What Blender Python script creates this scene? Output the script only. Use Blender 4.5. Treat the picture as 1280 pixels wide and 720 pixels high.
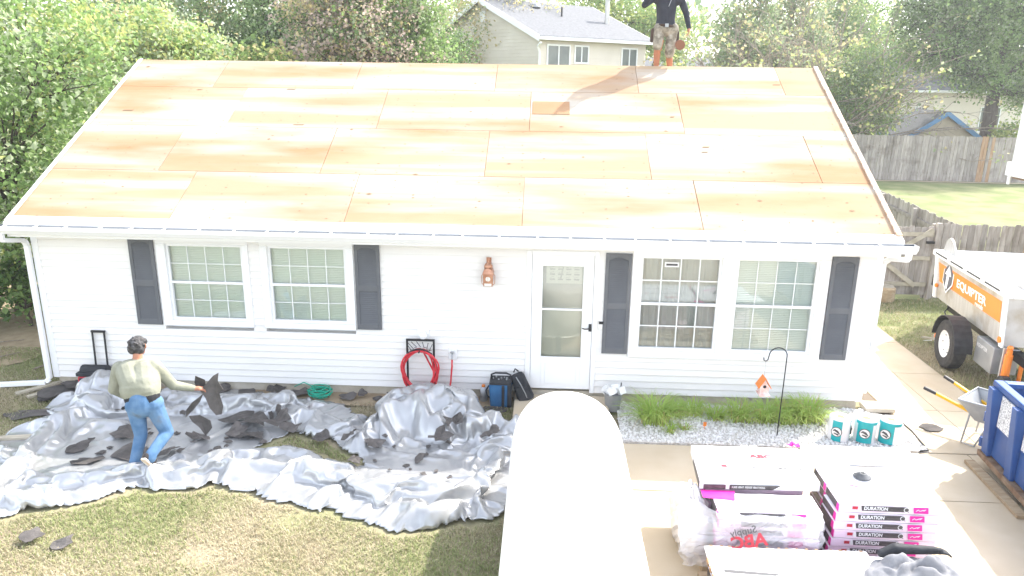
import bpy, bmesh, math, random
import numpy as np
from mathutils import Vector, Matrix, Euler, noise

for o in list(bpy.data.objects):
    bpy.data.objects.remove(o)
scene = bpy.context.scene
COL = scene.collection
random.seed(7)
RNG = np.random.default_rng(11)
R = math.radians

# ------------------------------------------------------------------ camera
F_PX, PITCH, YAW, ROLL = 925.33, R(15.99), R(-2.45), R(0.76)
CAM = Vector((7.3688, -10.1378, 4.6323))
fw = Vector((math.sin(YAW) * math.cos(PITCH), math.cos(YAW) * math.cos(PITCH), -math.sin(PITCH)))
rt = Vector((math.cos(YAW), -math.sin(YAW), 0))
upv = rt.cross(fw)
r2 = rt * math.cos(ROLL) + upv * math.sin(ROLL)
u2 = -rt * math.sin(ROLL) + upv * math.cos(ROLL)
cd = bpy.data.cameras.new("camera")
cam = bpy.data.objects.new("camera", cd)
COL.objects.link(cam)
cd.sensor_width = 36
cd.lens = F_PX / 1280 * 36
cd.clip_start = 0.05
cd.clip_end = 3000
cam.matrix_world = Matrix(((r2.x, u2.x, -fw.x, CAM.x), (r2.y, u2.y, -fw.y, CAM.y), (r2.z, u2.z, -fw.z, CAM.z), (0, 0, 0, 1)))
scene.camera = cam

# ------------------------------------------------------------------ sky, sun, exposure
SUN = Vector((0.78, 0.65, 1.0)).normalized()
world = bpy.data.worlds.new("World")
scene.world = world
world.use_nodes = True
wn = world.node_tree
bg = wn.nodes["Background"]
sky = wn.nodes.new("ShaderNodeTexSky")
sky.sky_type = 'NISHITA'
sky.sun_disc = False
sky.sun_elevation = math.asin(SUN.z)
sky.sun_rotation = math.atan2(SUN.x, SUN.y)
sky.air_density = 1.0
sky.dust_density = 1.5
sky.ozone_density = 0.6
hz = wn.nodes.new('ShaderNodeHueSaturation')          # pale hazy sky
hz.inputs['Saturation'].default_value = 0.45
wn.links.new(sky.outputs[0], hz.inputs['Color'])
wn.links.new(hz.outputs[0], bg.inputs[0])
bg.inputs[1].default_value = 0.15
sd = bpy.data.lights.new("sun", 'SUN')
sd.energy = 2.0
sd.angle = R(0.6)
sd.color = (1.0, 0.95, 0.87)
sun = bpy.data.objects.new("sun", sd)
COL.objects.link(sun)
sun.rotation_euler = (-SUN).to_track_quat('-Z', 'Y').to_euler()
sun.location = (20, 18, 30)
vs = scene.view_settings
vs.view_transform = 'Standard'
vs.look = 'None'
vs.gamma = 1
vs.exposure = 2.28
vs.use_curve_mapping = False
scene.render.engine = 'CYCLES'
scene.cycles.max_bounces = 6
scene.cycles.transparent_max_bounces = 12

# ------------------------------------------------------------------ materials
def N(nt, t, **kw):
    n = nt.nodes.new(t)
    for k, v in kw.items():
        setattr(n, k, v)
    return n

def mat(name, c1, c2=None, scale=4.0, stretch=(1, 1, 1), rough=0.7, metal=0.0, spec=0.3, bump=0.0, bscale=None,
        detail=4.0, contrast=(0.35, 0.65), rnd=0.0, c3=None, s3=1.0, r3=(0.5, 0.7), coat=0.0, seedoff=False, st3=None):
    m = bpy.data.materials.new(name)
    m.use_nodes = True
    nt = m.node_tree
    b = nt.nodes["Principled BSDF"]
    b.inputs["Roughness"].default_value = rough
    b.inputs["Metallic"].default_value = metal
    b.inputs["Specular IOR Level"].default_value = spec
    if coat:
        b.inputs["Coat Weight"].default_value = coat
    L = nt.links.new
    tc = N(nt, "ShaderNodeTexCoord")
    mp = N(nt, "ShaderNodeMapping")
    mp.inputs["Scale"].default_value = stretch
    L(tc.outputs["Object"], mp.inputs["Vector"])
    vec = mp.outputs[0]
    oi = N(nt, "ShaderNodeObjectInfo")
    if seedoff:
        cx = N(nt, "ShaderNodeVectorMath", operation='SCALE')
        cx.inputs[0].default_value = (37.0, 53.0, 29.0)
        L(oi.outputs["Random"], cx.inputs["Scale"])
        ad = N(nt, "ShaderNodeVectorMath", operation='ADD')
        L(vec, ad.inputs[0]); L(cx.outputs[0], ad.inputs[1])
        vec = ad.outputs[0]
    col = None
    if c2 is not None:
        nz = N(nt, "ShaderNodeTexNoise")
        nz.inputs["Scale"].default_value = scale
        nz.inputs["Detail"].default_value = detail
        L(vec, nz.inputs["Vector"])
        rp = N(nt, "ShaderNodeValToRGB")
        rp.color_ramp.elements[0].position = contrast[0]
        rp.color_ramp.elements[1].position = contrast[1]
        rp.color_ramp.elements[0].color = (*c1, 1)
        rp.color_ramp.elements[1].color = (*c2, 1)
        L(nz.outputs[0], rp.inputs[0])
        col = rp.outputs[0]
        if c3 is not None:
            n3 = N(nt, "ShaderNodeTexNoise")
            n3.inputs["Scale"].default_value = s3
            n3.inputs["Detail"].default_value = 5
            if st3 is not None:
                m3 = N(nt, "ShaderNodeMapping")
                m3.inputs["Scale"].default_value = st3
                L(tc.outputs["Object"], m3.inputs["Vector"])
                v3 = m3.outputs[0]
                if seedoff == 2:
                    a3 = N(nt, "ShaderNodeVectorMath", operation='ADD')
                    L(v3, a3.inputs[0]); L(cx.outputs[0], a3.inputs[1])
                    v3 = a3.outputs[0]
                L(v3, n3.inputs["Vector"])
            else:
                L(tc.outputs["Object"], n3.inputs["Vector"])
            mr = N(nt, "ShaderNodeMapRange")
            mr.inputs[1].default_value = r3[0]
            mr.inputs[2].default_value = r3[1]
            L(n3.outputs[0], mr.inputs[0])
            mx = N(nt, "ShaderNodeMix", data_type='RGBA')
            L(mr.outputs[0], mx.inputs[0])
            L(col, mx.inputs[6])
            mx.inputs[7].default_value = (*c3, 1)
            col = mx.outputs[2]
    if rnd:
        hs = N(nt, "ShaderNodeHueSaturation")
        mr2 = N(nt, "ShaderNodeMapRange")
        mr2.inputs[3].default_value = 1 - rnd
        mr2.inputs[4].default_value = 1 + rnd
        L(oi.outputs["Random"], mr2.inputs[0])
        L(mr2.outputs[0], hs.inputs["Value"])
        if col is None:
            hs.inputs["Color"].default_value = (*c1, 1)
        else:
            L(col, hs.inputs["Color"])
        col = hs.outputs[0]
    if col is None:
        b.inputs["Base Color"].default_value = (*c1, 1)
    else:
        L(col, b.inputs["Base Color"])
    if bump:
        bn = N(nt, "ShaderNodeTexNoise")
        bn.inputs["Scale"].default_value = bscale or scale * 4
        bn.inputs["Detail"].default_value = 6
        L(vec, bn.inputs["Vector"])
        bp = N(nt, "ShaderNodeBump")
        bp.inputs["Strength"].default_value = bump
        bp.inputs["Distance"].default_value = 0.02
        L(bn.outputs[0], bp.inputs["Height"])
        L(bp.outputs[0], b.inputs["Normal"])
    return m

def leafmat(name, c1, c2, trans=0.48):
    m = mat(name, c1, c2, scale=1.3, rough=0.55, spec=0.35)
    nt = m.node_tree
    b = nt.nodes["Principled BSDF"]
    out = nt.nodes["Material Output"]
    tr = N(nt, "ShaderNodeBsdfTranslucent")
    src = b.inputs["Base Color"].links[0].from_socket
    nt.links.new(src, tr.inputs[0])
    mx = N(nt, "ShaderNodeMixShader")
    mx.inputs[0].default_value = trans
    nt.links.new(b.outputs[0], mx.inputs[1])
    nt.links.new(tr.outputs[0], mx.inputs[2])
    nt.links.new(mx.outputs[0], out.inputs[0])
    return m

def glassmat(name, tint, refl=0.12, rough=0.02):
    m = bpy.data.materials.new(name)
    m.use_nodes = True
    nt = m.node_tree
    nt.nodes.remove(nt.nodes["Principled BSDF"])
    out = nt.nodes["Material Output"]
    t = N(nt, "ShaderNodeBsdfTransparent")
    t.inputs[0].default_value = (*tint, 1)
    g = N(nt, "ShaderNodeBsdfGlossy")
    g.inputs["Roughness"].default_value = rough
    fr = N(nt, "ShaderNodeFresnel")
    fr.inputs[0].default_value = 1.5
    ad = N(nt, "ShaderNodeMath", operation='ADD')
    ad.inputs[1].default_value = refl
    nt.links.new(fr.outputs[0], ad.inputs[0])
    mx = N(nt, "ShaderNodeMixShader")
    nt.links.new(ad.outputs[0], mx.inputs[0])
    nt.links.new(t.outputs[0], mx.inputs[1])
    nt.links.new(g.outputs[0], mx.inputs[2])
    nt.links.new(mx.outputs[0], out.inputs[0])
    return m

def filmmat(name, opac=0.5):
    m = bpy.data.materials.new(name)
    m.use_nodes = True
    nt = m.node_tree
    b = nt.nodes["Principled BSDF"]
    b.inputs["Base Color"].default_value = (0.8, 0.78, 0.8, 1)
    b.inputs["Roughness"].default_value = 0.25
    out = nt.nodes["Material Output"]
    t = N(nt, "ShaderNodeBsdfTransparent")
    mx = N(nt, "ShaderNodeMixShader")
    mx.inputs[0].default_value = opac
    nt.links.new(t.outputs[0], mx.inputs[1])
    nt.links.new(b.outputs[0], mx.inputs[2])
    nt.links.new(mx.outputs[0], out.inputs[0])
    return m

M = {}
M['siding'] = mat('vinyl_siding', (.755, .735, .71), (.785, .765, .74), scale=1.2, rough=.55, spec=.35, rnd=.02)
M['trim'] = mat('white_trim', (.80, .80, .80), rough=.45, spec=.4)
M['wallcore'] = mat('wall_core', (.72, .73, .74), rough=.8)
M['foundation'] = mat('foundation_block', (.56, .51, .43), (.47, .42, .33), scale=7, rough=.95, bump=.3)
M['ply'] = mat('plywood', (.375, .275, .175), (.42, .38, .32), scale=1.0, stretch=(.13, 2.3, 2.3), rough=.85, spec=.15, rnd=.05,
               contrast=(.43, .56), c3=(.345, .205, .11), s3=1.0, r3=(.45, .66), st3=(.30, 1.3, 1.3), seedoff=True, bump=.08, bscale=14)
M['plyold'] = mat('plywood_patch', (.33, .185, .095), (.36, .22, .12), scale=2, stretch=(.3, 2, 2), rough=.9)
M['plyedge'] = mat('deck_gap', (.34, .21, .115), rough=.95)
M['knot'] = mat('nail_knot', (.24, .16, .095), rough=.9)
M['rakewood'] = mat('rake_wood', (.52, .34, .22), (.72, .62, .55), scale=5, stretch=(1, 3, 1), rough=.85)
M['gutter_shade'] = mat('gutter_inside_shade', (.10, .11, .13), rough=.7)  # shade in the white gutter's hollow, painted as a dark inner face
M['shutter'] = mat('slate_shutter', (.105, .11, .12), (.125, .13, .14), scale=3, rough=.55, spec=.35, rnd=.05)
M['blind'] = mat('window_blind', (.82, .84, .80), (.85, .87, .84), scale=.9, rough=.7)
M['curtain'] = mat('grey_curtain', (.42, .41, .40), (.52, .51, .51), scale=1.6, rough=.9)
M['muntin'] = mat('muntin', (.80, .81, .80), rough=.5)
M['glass'] = glassmat('window_glass', (.95, .98, .96), .03)
M['glassdoor'] = glassmat('door_glass', (.92, .93, .9), .03)
M['cream'] = mat('cream_door', (.80, .79, .73), (.82, .81, .76), scale=2, rough=.6)
M['greylite'] = mat('door_lite', (.55, .54, .51), (.62, .61, .58), scale=3, rough=.5)
M['darkmetal'] = mat('dark_metal', (.025, .025, .028), rough=.4, metal=.3)
M['black'] = mat('black_plastic', (.02, .02, .022), (.035, .035, .038), scale=12, rough=.5)
M['copper'] = mat('copper', (.42, .20, .12), (.55, .30, .20), scale=14, rough=.4, metal=.5)
M['milk'] = mat('milk_glass', (.75, .74, .66), rough=.3)
M['hose'] = mat('red_hose', (.55, .02, .035), (.62, .035, .05), scale=9, rough=.35, spec=.5)
M['dirt'] = mat('dirt', (.29, .22, .145), (.37, .29, .195), scale=6, rough=1, bump=.4)
M['conc'] = mat('concrete', (.50, .41, .29), (.56, .475, .355), scale=1.6, rough=.92, spec=.2, bump=.1, bscale=60, detail=8,
                c3=(.46, .375, .26), s3=.9, r3=(.56, .8), rnd=.02)
M['concgap'] = mat('slab_gap', (.16, .13, .10), rough=1)
M['stone'] = mat('white_gravel', (.80, .79, .77), (.55, .52, .49), scale=18, rough=.9, contrast=(.45, .75))
M['gravelbed'] = mat('gravel_base', (.45, .42, .38), (.66, .64, .61), scale=26, rough=1, bump=.6, bscale=40)
M['tarp'] = mat('silver_tarp', (.40, .402, .405), (.48, .482, .485), scale=2.0, rough=.27, metal=.5, spec=.5, bump=.04, bscale=9)
M['scrap'] = mat('shingle_scrap', (.075, .068, .064), (.125, .112, .105), scale=7, rough=.95, rnd=.25, bump=.3, bscale=90)
M['scrapw'] = mat('old_wood', (.34, .30, .23), (.45, .40, .32), scale=6, stretch=(1, 6, 1), rough=.9)
M['skin'] = mat('skin', (.45, .21, .13), (.40, .18, .11), scale=8, rough=.55)
M['skinleg'] = mat('tanned_leg', (.40, .16, .085), (.35, .135, .07), scale=9, rough=.55)
M['shirt'] = mat('khaki_shirt', (.24, .24, .18), (.30, .30, .235), scale=5, rough=.9, bump=.7, bscale=9)
M['undershirt'] = mat('dark_undershirt', (.025, .025, .028), rough=.9)
M['jeans'] = mat('blue_jeans', (.07, .15, .27), (.15, .25, .385), scale=5, rough=.9, bump=.3, bscale=12, c3=(.13, .135, .13), s3=5, r3=(.55, .75))
M['hair'] = mat('black_hair', (.018, .016, .016), (.09, .085, .085), scale=22, rough=.7, bump=.6, bscale=40)
M['shoe'] = mat('shoe', (.04, .035, .035), rough=.8)
M['sole'] = mat('shoe_sole', (.62, .42, .25), (.75, .7, .62), scale=12, rough=.8)
M['jacket'] = mat('navy_jacket', (.018, .02, .03), (.032, .035, .048), scale=6, rough=.75, bump=.25, bscale=10)
M['shorts'] = mat('camo_shorts', (.30, .265, .21), (.17, .145, .11), scale=9, rough=.9, contrast=(.42, .58), c3=(.42, .385, .32), s3=11)
M['leather'] = mat('tool_leather', (.04, .028, .022), (.07, .042, .03), scale=8, rough=.7)
M['redbag'] = mat('red_bag', (.50, .03, .05), rough=.7)
M['bluebag'] = mat('blue_bag', (.03, .12, .27), (.045, .16, .33), scale=7, rough=.75, bump=.2)
M['bagblack'] = mat('bag_black', (.018, .02, .024), (.035, .037, .042), scale=9, rough=.7, bump=.2)
M['rope'] = mat('green_rope', (.02, .36, .24), rough=.7)
M['jug'] = mat('clear_jug', (.55, .56, .58), rough=.2, spec=.5)
M['orange'] = mat('orange_paint', (.78, .21, .022), (.80, .23, .03), scale=2, rough=.4, spec=.4)
M['white'] = mat('white_paint', (.80, .80, .79), (.78, .78, .76), scale=1.5, rough=.4, spec=.45)
M['creamw'] = mat('trailer_skin', (.80, .785, .74), (.78, .765, .72), scale=1.5, rough=.35, spec=.5)
M['alu'] = mat('aluminium', (.46, .45, .43), (.54, .53, .51), scale=3, stretch=(1, 6, 1), rough=.42, metal=.4, c3=(.36, .31, .24), s3=2.5, r3=(.5, .72))
M['greymetal'] = mat('grey_metal', (.30, .31, .32), (.38, .39, .40), scale=4, rough=.45, metal=.5)
M['tyre'] = mat('tyre', (.03, .03, .032), (.055, .052, .05), scale=16, rough=.9, bump=.3)
M['blue'] = mat('dumpster_blue', (.018, .06, .21), (.026, .085, .27), scale=2.2, rough=.45, spec=.4, c3=(.06, .11, .24), s3=5, r3=(.6, .85), bump=.05)
M['rust'] = mat('rust', (.17, .10, .06), (.27, .19, .13), scale=9, rough=.95, bump=.3)
M['speckle'] = mat('speckled_panel', (.75, .75, .75), (.2, .2, .22), scale=60, rough=.8, contrast=(.5, .62))
M['yellow'] = mat('yellow_handle', (.72, .40, .02), rough=.5)
M['wood'] = mat('pallet_wood', (.36, .26, .16), (.46, .36, .24), scale=5, stretch=(1, 6, 6), rough=.9, rnd=.12)
M['bundle'] = mat('bundle_wrap', (.78, .57, .71), (.80, .69, .76), scale=3, rough=.35, spec=.5)
M['bundlew'] = mat('bundle_wrap_top', (.80, .785, .79), (.78, .77, .78), scale=3, rough=.4)
M['label'] = mat('label_black', (.045, .042, .045), (.11, .10, .10), scale=9, stretch=(2, 1, 6), rough=.35)
M['magenta'] = mat('magenta_print', (.70, .018, .30), (.74, .04, .35), scale=6, rough=.4)
M['redink'] = mat('red_print', (.45, .035, .055), rough=.5)
M['blueink'] = mat('blue_print', (.09, .11, .50), rough=.5)
M['greyink'] = mat('grey_print', (.09, .088, .09), rough=.6)
M['darkink'] = mat('dark_print', (.10, .10, .11), rough=.6)
M['whiteink'] = mat('white_print', (.8, .8, .8), rough=.5)
M['film'] = filmmat('plastic_film', .42)
M['filmw'] = filmmat('plastic_film_thick', .8)
M['teal'] = mat('teal_wrap', (.0, .36, .40), (.005, .40, .44), scale=5, rough=.3, spec=.5)
M['cardboard'] = mat('cardboard', (.38, .24, .13), (.45, .3, .18), scale=6, rough=.95)
M['grey_cloth'] = mat('grey_cloth', (.20, .20, .21), (.25, .25, .26), scale=7, rough=.95, bump=.2)
M['fence'] = mat('weathered_fence', (.28, .245, .215), (.40, .36, .325), scale=3, stretch=(6, 6, .8), rough=.95, rnd=.2, bump=.25, bscale=14,
                 c3=(.15, .125, .105), s3=2.2, r3=(.54, .8), seedoff=True)
M['fencebrown'] = mat('brown_fence_board', (.34, .20, .11), (.42, .29, .19), scale=3, stretch=(6, 6, .8), rough=.95)
M['beige'] = mat('beige_siding', (.63, .57, .49), (.67, .61, .53), scale=1.2, rough=.65, rnd=.015)
M['greyroof'] = mat('grey_shingle_roof', (.12, .123, .13), (.165, .168, .176), scale=9, rough=.95, bump=.1, detail=8)
M['darkglass'] = mat('dark_glass', (.10, .12, .12), (.16, .18, .17), scale=1.2, rough=.12, spec=.6)
M['shedwall'] = mat('shed_wall', (.46, .40, .29), (.40, .34, .24), scale=2, rough=.9)
M['bluetrim'] = mat('blue_trim', (.10, .22, .36), rough=.7)
M['bark'] = mat('bark', (.075, .058, .045), (.14, .115, .095), scale=6, stretch=(4, 4, .8), rough=1, bump=.5)
M['barkpale'] = mat('pale_bark', (.22, .18, .14), (.34, .29, .24), scale=6, stretch=(4, 4, .8), rough=1)
M['L_maple1'] = leafmat('leaf_maple', (.21, .33, .11), (.32, .45, .17), .55)
M['L_maple2'] = leafmat('leaf_maple_pale', (.42, .50, .30), (.52, .58, .38), .55)
M['L_yellow'] = leafmat('leaf_yellow_green', (.38, .44, .14), (.50, .53, .20))
M['L_dark'] = leafmat('leaf_dark', (0.063, 0.119, 0.035), (0.119, 0.196, 0.059), .4)
M['L_mid'] = leafmat('leaf_mid', (.165, .255, .08), (.25, .35, .12), .5)
M['L_grey'] = leafmat('leaf_grey_green', (0.266, 0.322, 0.182), (0.378, 0.434, 0.266))
M['L_purple'] = leafmat('leaf_purple', (.44, .34, .295), (.56, .46, .39), .5)
M['L_tan'] = leafmat('leaf_tan', (0.476, 0.406, 0.210), (0.588, 0.504, 0.280))
M['L_cedar'] = leafmat('leaf_cedar', (0.168, 0.259, 0.098), (0.252, 0.350, 0.140), .4)
M['grass1'] = leafmat('grass_green', (.235, .27, .105), (.32, .345, .15), .3)
M['grass2'] = leafmat('grass_yellow', (.37, .335, .195), (.45, .40, .26), .3)
M['grass3'] = leafmat('grass_straw', (.43, .36, .24), (.51, .44, .31), .3)
M['lily'] = leafmat('lily_blade', (.33, .50, .09), (.52, .63, .18), .35)
M['lilyred'] = leafmat('lily_dry', (.48, .34, .14), (.55, .42, .2), .3)

def lawnmat():
    m = mat('lawn', (.29, .25, .165), (.24, .235, .125), scale=1.1, rough=1, spec=.1, bump=.6, bscale=28, detail=9, contrast=(.40, .60),
            c3=(.31, .255, .18), s3=1.7, r3=(.52, .70))
    return m
M['lawn'] = lawnmat()
M['lawnfar'] = mat('lawn_back', (.17, .20, .085), (.25, .255, .13), scale=.9, rough=1, spec=.1, bump=.6, bscale=22, detail=9, contrast=(.4, .6))

# ------------------------------------------------------------------ mesh helpers
class MB:
    def __init__(s):
        s.v = []; s.f = []; s.m = []
    def add(s, vs, fs, m=0):
        o = len(s.v)
        s.v.extend([tuple(v) for v in vs])
        for f in fs:
            s.f.append([i + o for i in f]); s.m.append(m)
        return s
    def box(s, x0, x1, y0, y1, z0, z1, m=0):
        return s.add([(x0, y0, z0), (x1, y0, z0), (x1, y1, z0), (x0, y1, z0), (x0, y0, z1), (x1, y0, z1), (x1, y1, z1), (x0, y1, z1)],
                     [(0, 3, 2, 1), (4, 5, 6, 7), (0, 1, 5, 4), (1, 2, 6, 5), (2, 3, 7, 6), (3, 0, 4, 7)], m)
    def hexa(s, p, m=0):
        return s.add(p, [(0, 3, 2, 1), (4, 5, 6, 7), (0, 1, 5, 4), (1, 2, 6, 5), (2, 3, 7, 6), (3, 0, 4, 7)], m)
    def prism(s, pts, d, m=0):
        n = len(pts); d = Vector(d)
        a = [Vector(p) for p in pts]
        vs = a + [p + d for p in a]
        fs = [tuple(range(n - 1, -1, -1)), tuple(range(n, 2 * n))] + [(i, (i + 1) % n, n + (i + 1) % n, n + i) for i in range(n)]
        return s.add(vs, fs, m)
    def bar(s, a, b, w, h, up=(0, 0, 1), m=0):
        a = Vector(a); b = Vector(b); d = (b - a).normalized()
        x = d.cross(Vector(up))
        if x.length < 1e-4: x = d.cross(Vector((1, 0, 0)))
        x.normalize(); u = x.cross(d).normalized()
        x *= w / 2; u *= h / 2
        p = [a - x - u, a + x - u, b + x - u, b - x - u, a - x + u, a + x + u, b + x + u, b - x + u]
        return s.hexa(p, m)
    def tube(s, path, r, n=8, m=0, cap=True):
        P = [Vector(p) for p in path]
        k = len(P)
        rr = r if isinstance(r, (list, tuple)) else [r] * k
        o = len(s.v)
        prev = None
        for i in range(k):
            d = (P[min(i + 1, k - 1)] - P[max(i - 1, 0)])
            if d.length < 1e-9: d = Vector((0, 0, 1))
            d.normalize()
            if prev is None:
                a = d.cross(Vector((0, 0, 1)))
                if a.length < .05: a = d.cross(Vector((1, 0, 0)))
            else:
                a = prev - d * prev.dot(d)
            a.normalize(); prev = a
            b = d.cross(a)
            for j in range(n):
                t = 2 * math.pi * j / n
                s.v.append(tuple(P[i] + (a * math.cos(t) + b * math.sin(t)) * rr[i]))
        for i in range(k - 1):
            for j in range(n):
                s.f.append([o + i * n + j, o + i * n + (j + 1) % n, o + (i + 1) * n + (j + 1) % n, o + (i + 1) * n + j]); s.m.append(m)
        if cap:
            s.f.append([o + j for j in range(n - 1, -1, -1)]); s.m.append(m)
            s.f.append([o + (k - 1) * n + j for j in range(n)]); s.m.append(m)
        return s
    def lathe(s, prof, c, axis=(0, 0, 1), n=20, m=0, cap=True):
        c = Vector(c); ax = Vector(axis).normalized()
        a = ax.cross(Vector((0, 0, 1)))
        if a.length < .05: a = Vector((1, 0, 0))
        a.normalize(); b = ax.cross(a)
        o = len(s.v)
        for r, h in prof:
            for j in range(n):
                t = 2 * math.pi * j / n
                s.v.append(tuple(c + ax * h + (a * math.cos(t) + b * math.sin(t)) * r))
        k = len(prof)
        for i in range(k - 1):
            for j in range(n):
                s.f.append([o + i * n + j, o + i * n + (j + 1) % n, o + (i + 1) * n + (j + 1) % n, o + (i + 1) * n + j]); s.m.append(m)
        if cap:
            s.f.append([o + j for j in range(n - 1, -1, -1)]); s.m.append(m)
            s.f.append([o + (k - 1) * n + j for j in range(n)]); s.m.append(m)
        return s
    def build(s, name, mats, parent=None, smooth=False, bevel=0.0, angle=None, base=None):
        if not isinstance(mats, (list, tuple)): mats = [mats]
        me = bpy.data.meshes.new(name)
        off = Vector((0, 0, 0))
        if parent is not None:
            off = wloc(parent)
        elif base is not None:
            off = Vector(base)
        me.from_pydata([(v[0] - off.x, v[1] - off.y, v[2] - off.z) for v in s.v], [], s.f)
        for q in mats: me.materials.append(q)
        me.polygons.foreach_set("material_index", s.m)
        if smooth: me.polygons.foreach_set("use_smooth", [True] * len(me.polygons))
        me.update()
        bm = bmesh.new(); bm.from_mesh(me)
        bmesh.ops.recalc_face_normals(bm, faces=bm.faces)
        bm.to_mesh(me); bm.free()
        o = bpy.data.objects.new(name, me)
        COL.objects.link(o)
        if parent is not None: o.parent = parent
        elif base is not None: o.location = off
        if bevel:
            bv = o.modifiers.new("bevel", 'BEVEL'); bv.width = bevel; bv.segments = 2; bv.limit_method = 'ANGLE'; bv.angle_limit = R(40)
        return o

def wloc(o):
    l = Vector((0, 0, 0))
    while o is not None:
        l += o.location
        o = o.parent
    return l

def tag(o, label=None, cat=None, group=None, kind=None):
    if label: o['label'] = label
    if cat: o['category'] = cat
    if group: o['group'] = group
    if kind: o['kind'] = kind
    return o

def thing(name, label, cat, loc, group=None):
    o = bpy.data.objects.new(name, None)
    o.empty_display_size = .1
    COL.objects.link(o)
    o.location = loc
    return tag(o, label, cat, group)

def inst(src, parent, loc, name=None, rot=None, scl=None):
    c = src.copy()
    if name: c.name = name
    COL.objects.link(c)
    c.parent = parent
    c.location = loc
    if rot: c.rotation_euler = rot
    if scl: c.scale = scl
    return c

def fastmesh(name, V, Fq, mats, midx=None, smooth=False):
    me = bpy.data.meshes.new(name)
    V = np.asarray(V, dtype=np.float32); Fq = np.asarray(Fq, dtype=np.int32)
    k = Fq.shape[1]
    me.vertices.add(len(V)); me.vertices.foreach_set("co", V.ravel())
    me.loops.add(Fq.size); me.loops.foreach_set("vertex_index", Fq.ravel())
    me.polygons.add(len(Fq)); me.polygons.foreach_set("loop_start", np.arange(0, Fq.size, k, dtype=np.int32))
    if not isinstance(mats, (list, tuple)): mats = [mats]
    for q in mats: me.materials.append(q)
    if midx is not None: me.polygons.foreach_set("material_index", np.asarray(midx, dtype=np.int32))
    me.polygons.foreach_set("use_smooth", np.full(len(Fq), smooth))
    me.update(calc_edges=True)
    me.validate()
    return me

def text(s, size, m, parent, mtx, name='lettering', mirror=False, bold=0.0, ext=0.001, align='LEFT', sx=1.0):
    cu = bpy.data.curves.new('t', 'FONT')
    cu.body = s; cu.size = size; cu.align_x = align; cu.align_y = 'CENTER'
    cu.offset = bold; cu.extrude = ext; cu.resolution_u = 3
    to = bpy.data.objects.new('t', cu)
    COL.objects.link(to)
    bpy.context.view_layer.update()
    me = bpy.data.meshes.new_from_object(to.evaluated_get(bpy.context.evaluated_depsgraph_get()))
    bpy.data.objects.remove(to); bpy.data.curves.remove(cu)
    S = Matrix.Diagonal((-sx if mirror else sx, 1, 1, 1))
    me.transform(mtx @ S)
    if parent is not None: me.transform(Matrix.Translation(-wloc(parent)))
    me.materials.clear(); me.materials.append(m)
    o = bpy.data.objects.new(name, me)
    COL.objects.link(o)
    if parent is not None: o.parent = parent
    return o

def frame3(origin, xdir, ydir):
    x = Vector(xdir).normalized(); y = Vector(ydir); y = (y - x * y.dot(x)).normalized(); z = x.cross(y)
    return Matrix(((x.x, y.x, z.x, origin[0]), (x.y, y.y, z.y, origin[1]), (x.z, y.z, z.z, origin[2]), (0, 0, 0, 1)))

def F1(x, y, pts):
    """distance to nearest random point (Voronoi F1), numpy, chunked"""
    out = np.empty(len(x))
    for i in range(0, len(x), 4000):
        d = (x[i:i + 4000, None] - pts[None, :, 0]) ** 2 + (y[i:i + 4000, None] - pts[None, :, 1]) ** 2
        out[i:i + 4000] = np.sqrt(d.min(1))
    return out

def vnoise(x, y, s, seed=0):
    return np.array([noise.noise(Vector((a * s + seed * 7.3, b * s - seed * 3.1, seed * 1.7))) for a, b in zip(x, y)])

# ================================================================== THE SETTING
W = 12.02
LAWN_X0 = -400
def sheet(name, pts, z, m, thick=0.0):
    mb = MB()
    if thick: mb.prism([(p[0], p[1], z - thick) for p in pts], (0, 0, thick))
    else: mb.add([(p[0], p[1], z) for p in pts], [tuple(range(len(pts)))])
    o = mb.build(name, m)
    return tag(o, kind='structure')

# ground: one sheet to the horizon, finer and uneven close by
gb = MB()
xs = [-900, -300, -80, -30, -12] + [-8 + .5 * i for i in range(57)] + [24, 40, 90, 300, 900]
ys = [-300, -80, -20] + [-8 + .5 * i for i in range(33)] + [12, 20, 30, 60, 150, 500, 1800]
idx = {}
for j, y in enumerate(ys):
    for i, x in enumerate(xs):
        z = 0.0
        if -8 <= x <= 7 and -8 <= y <= -.3: z = .018 * noise.noise(Vector((x * .9, y * .9, 3))) - .006
        if x > 12.2 or y > .2 or x > 6.9: z = -.012
        idx[(i, j)] = len(gb.v); gb.v.append((x, y, z))
for j in range(len(ys) - 1):
    for i in range(len(xs) - 1):
        gb.f.append([idx[(i, j)], idx[(i + 1, j)], idx[(i + 1, j + 1)], idx[(i, j + 1)]])
        gb.m.append(1 if ys[j] > 3.5 else 0)
tag(gb.build('lawn_ground', [M['lawn'], M['lawnfar']], smooth=True), kind='structure')

# bare soil along the house foot and left of the house
def blob(cx, cy, rx, ry, n=40, amp=.25, seed=0):
    return [(cx + rx * math.cos(t) * (1 + amp * noise.noise(Vector((math.cos(t) * 2 + seed, math.sin(t) * 2, seed)))),
             cy + ry * math.sin(t) * (1 + amp * noise.noise(Vector((math.cos(t) * 2 + seed, math.sin(t) * 2 + 5, seed))))) for t in
            [2 * math.pi * i / n for i in range(n)]]
so = sheet('soil_strip', [(-.1, .1), (-.1, -.35)] + [(x * .3, -.42 + .14 * noise.noise(Vector((x * .8, 0, 2)))) for x in range(0, 24)] + [(7.0, .1)], .016, M['dirt'])
sheet('soil_patch', blob(-3.2, 3.2, 2.9, 3.0, seed=4), .006, M['dirt'])

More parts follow.
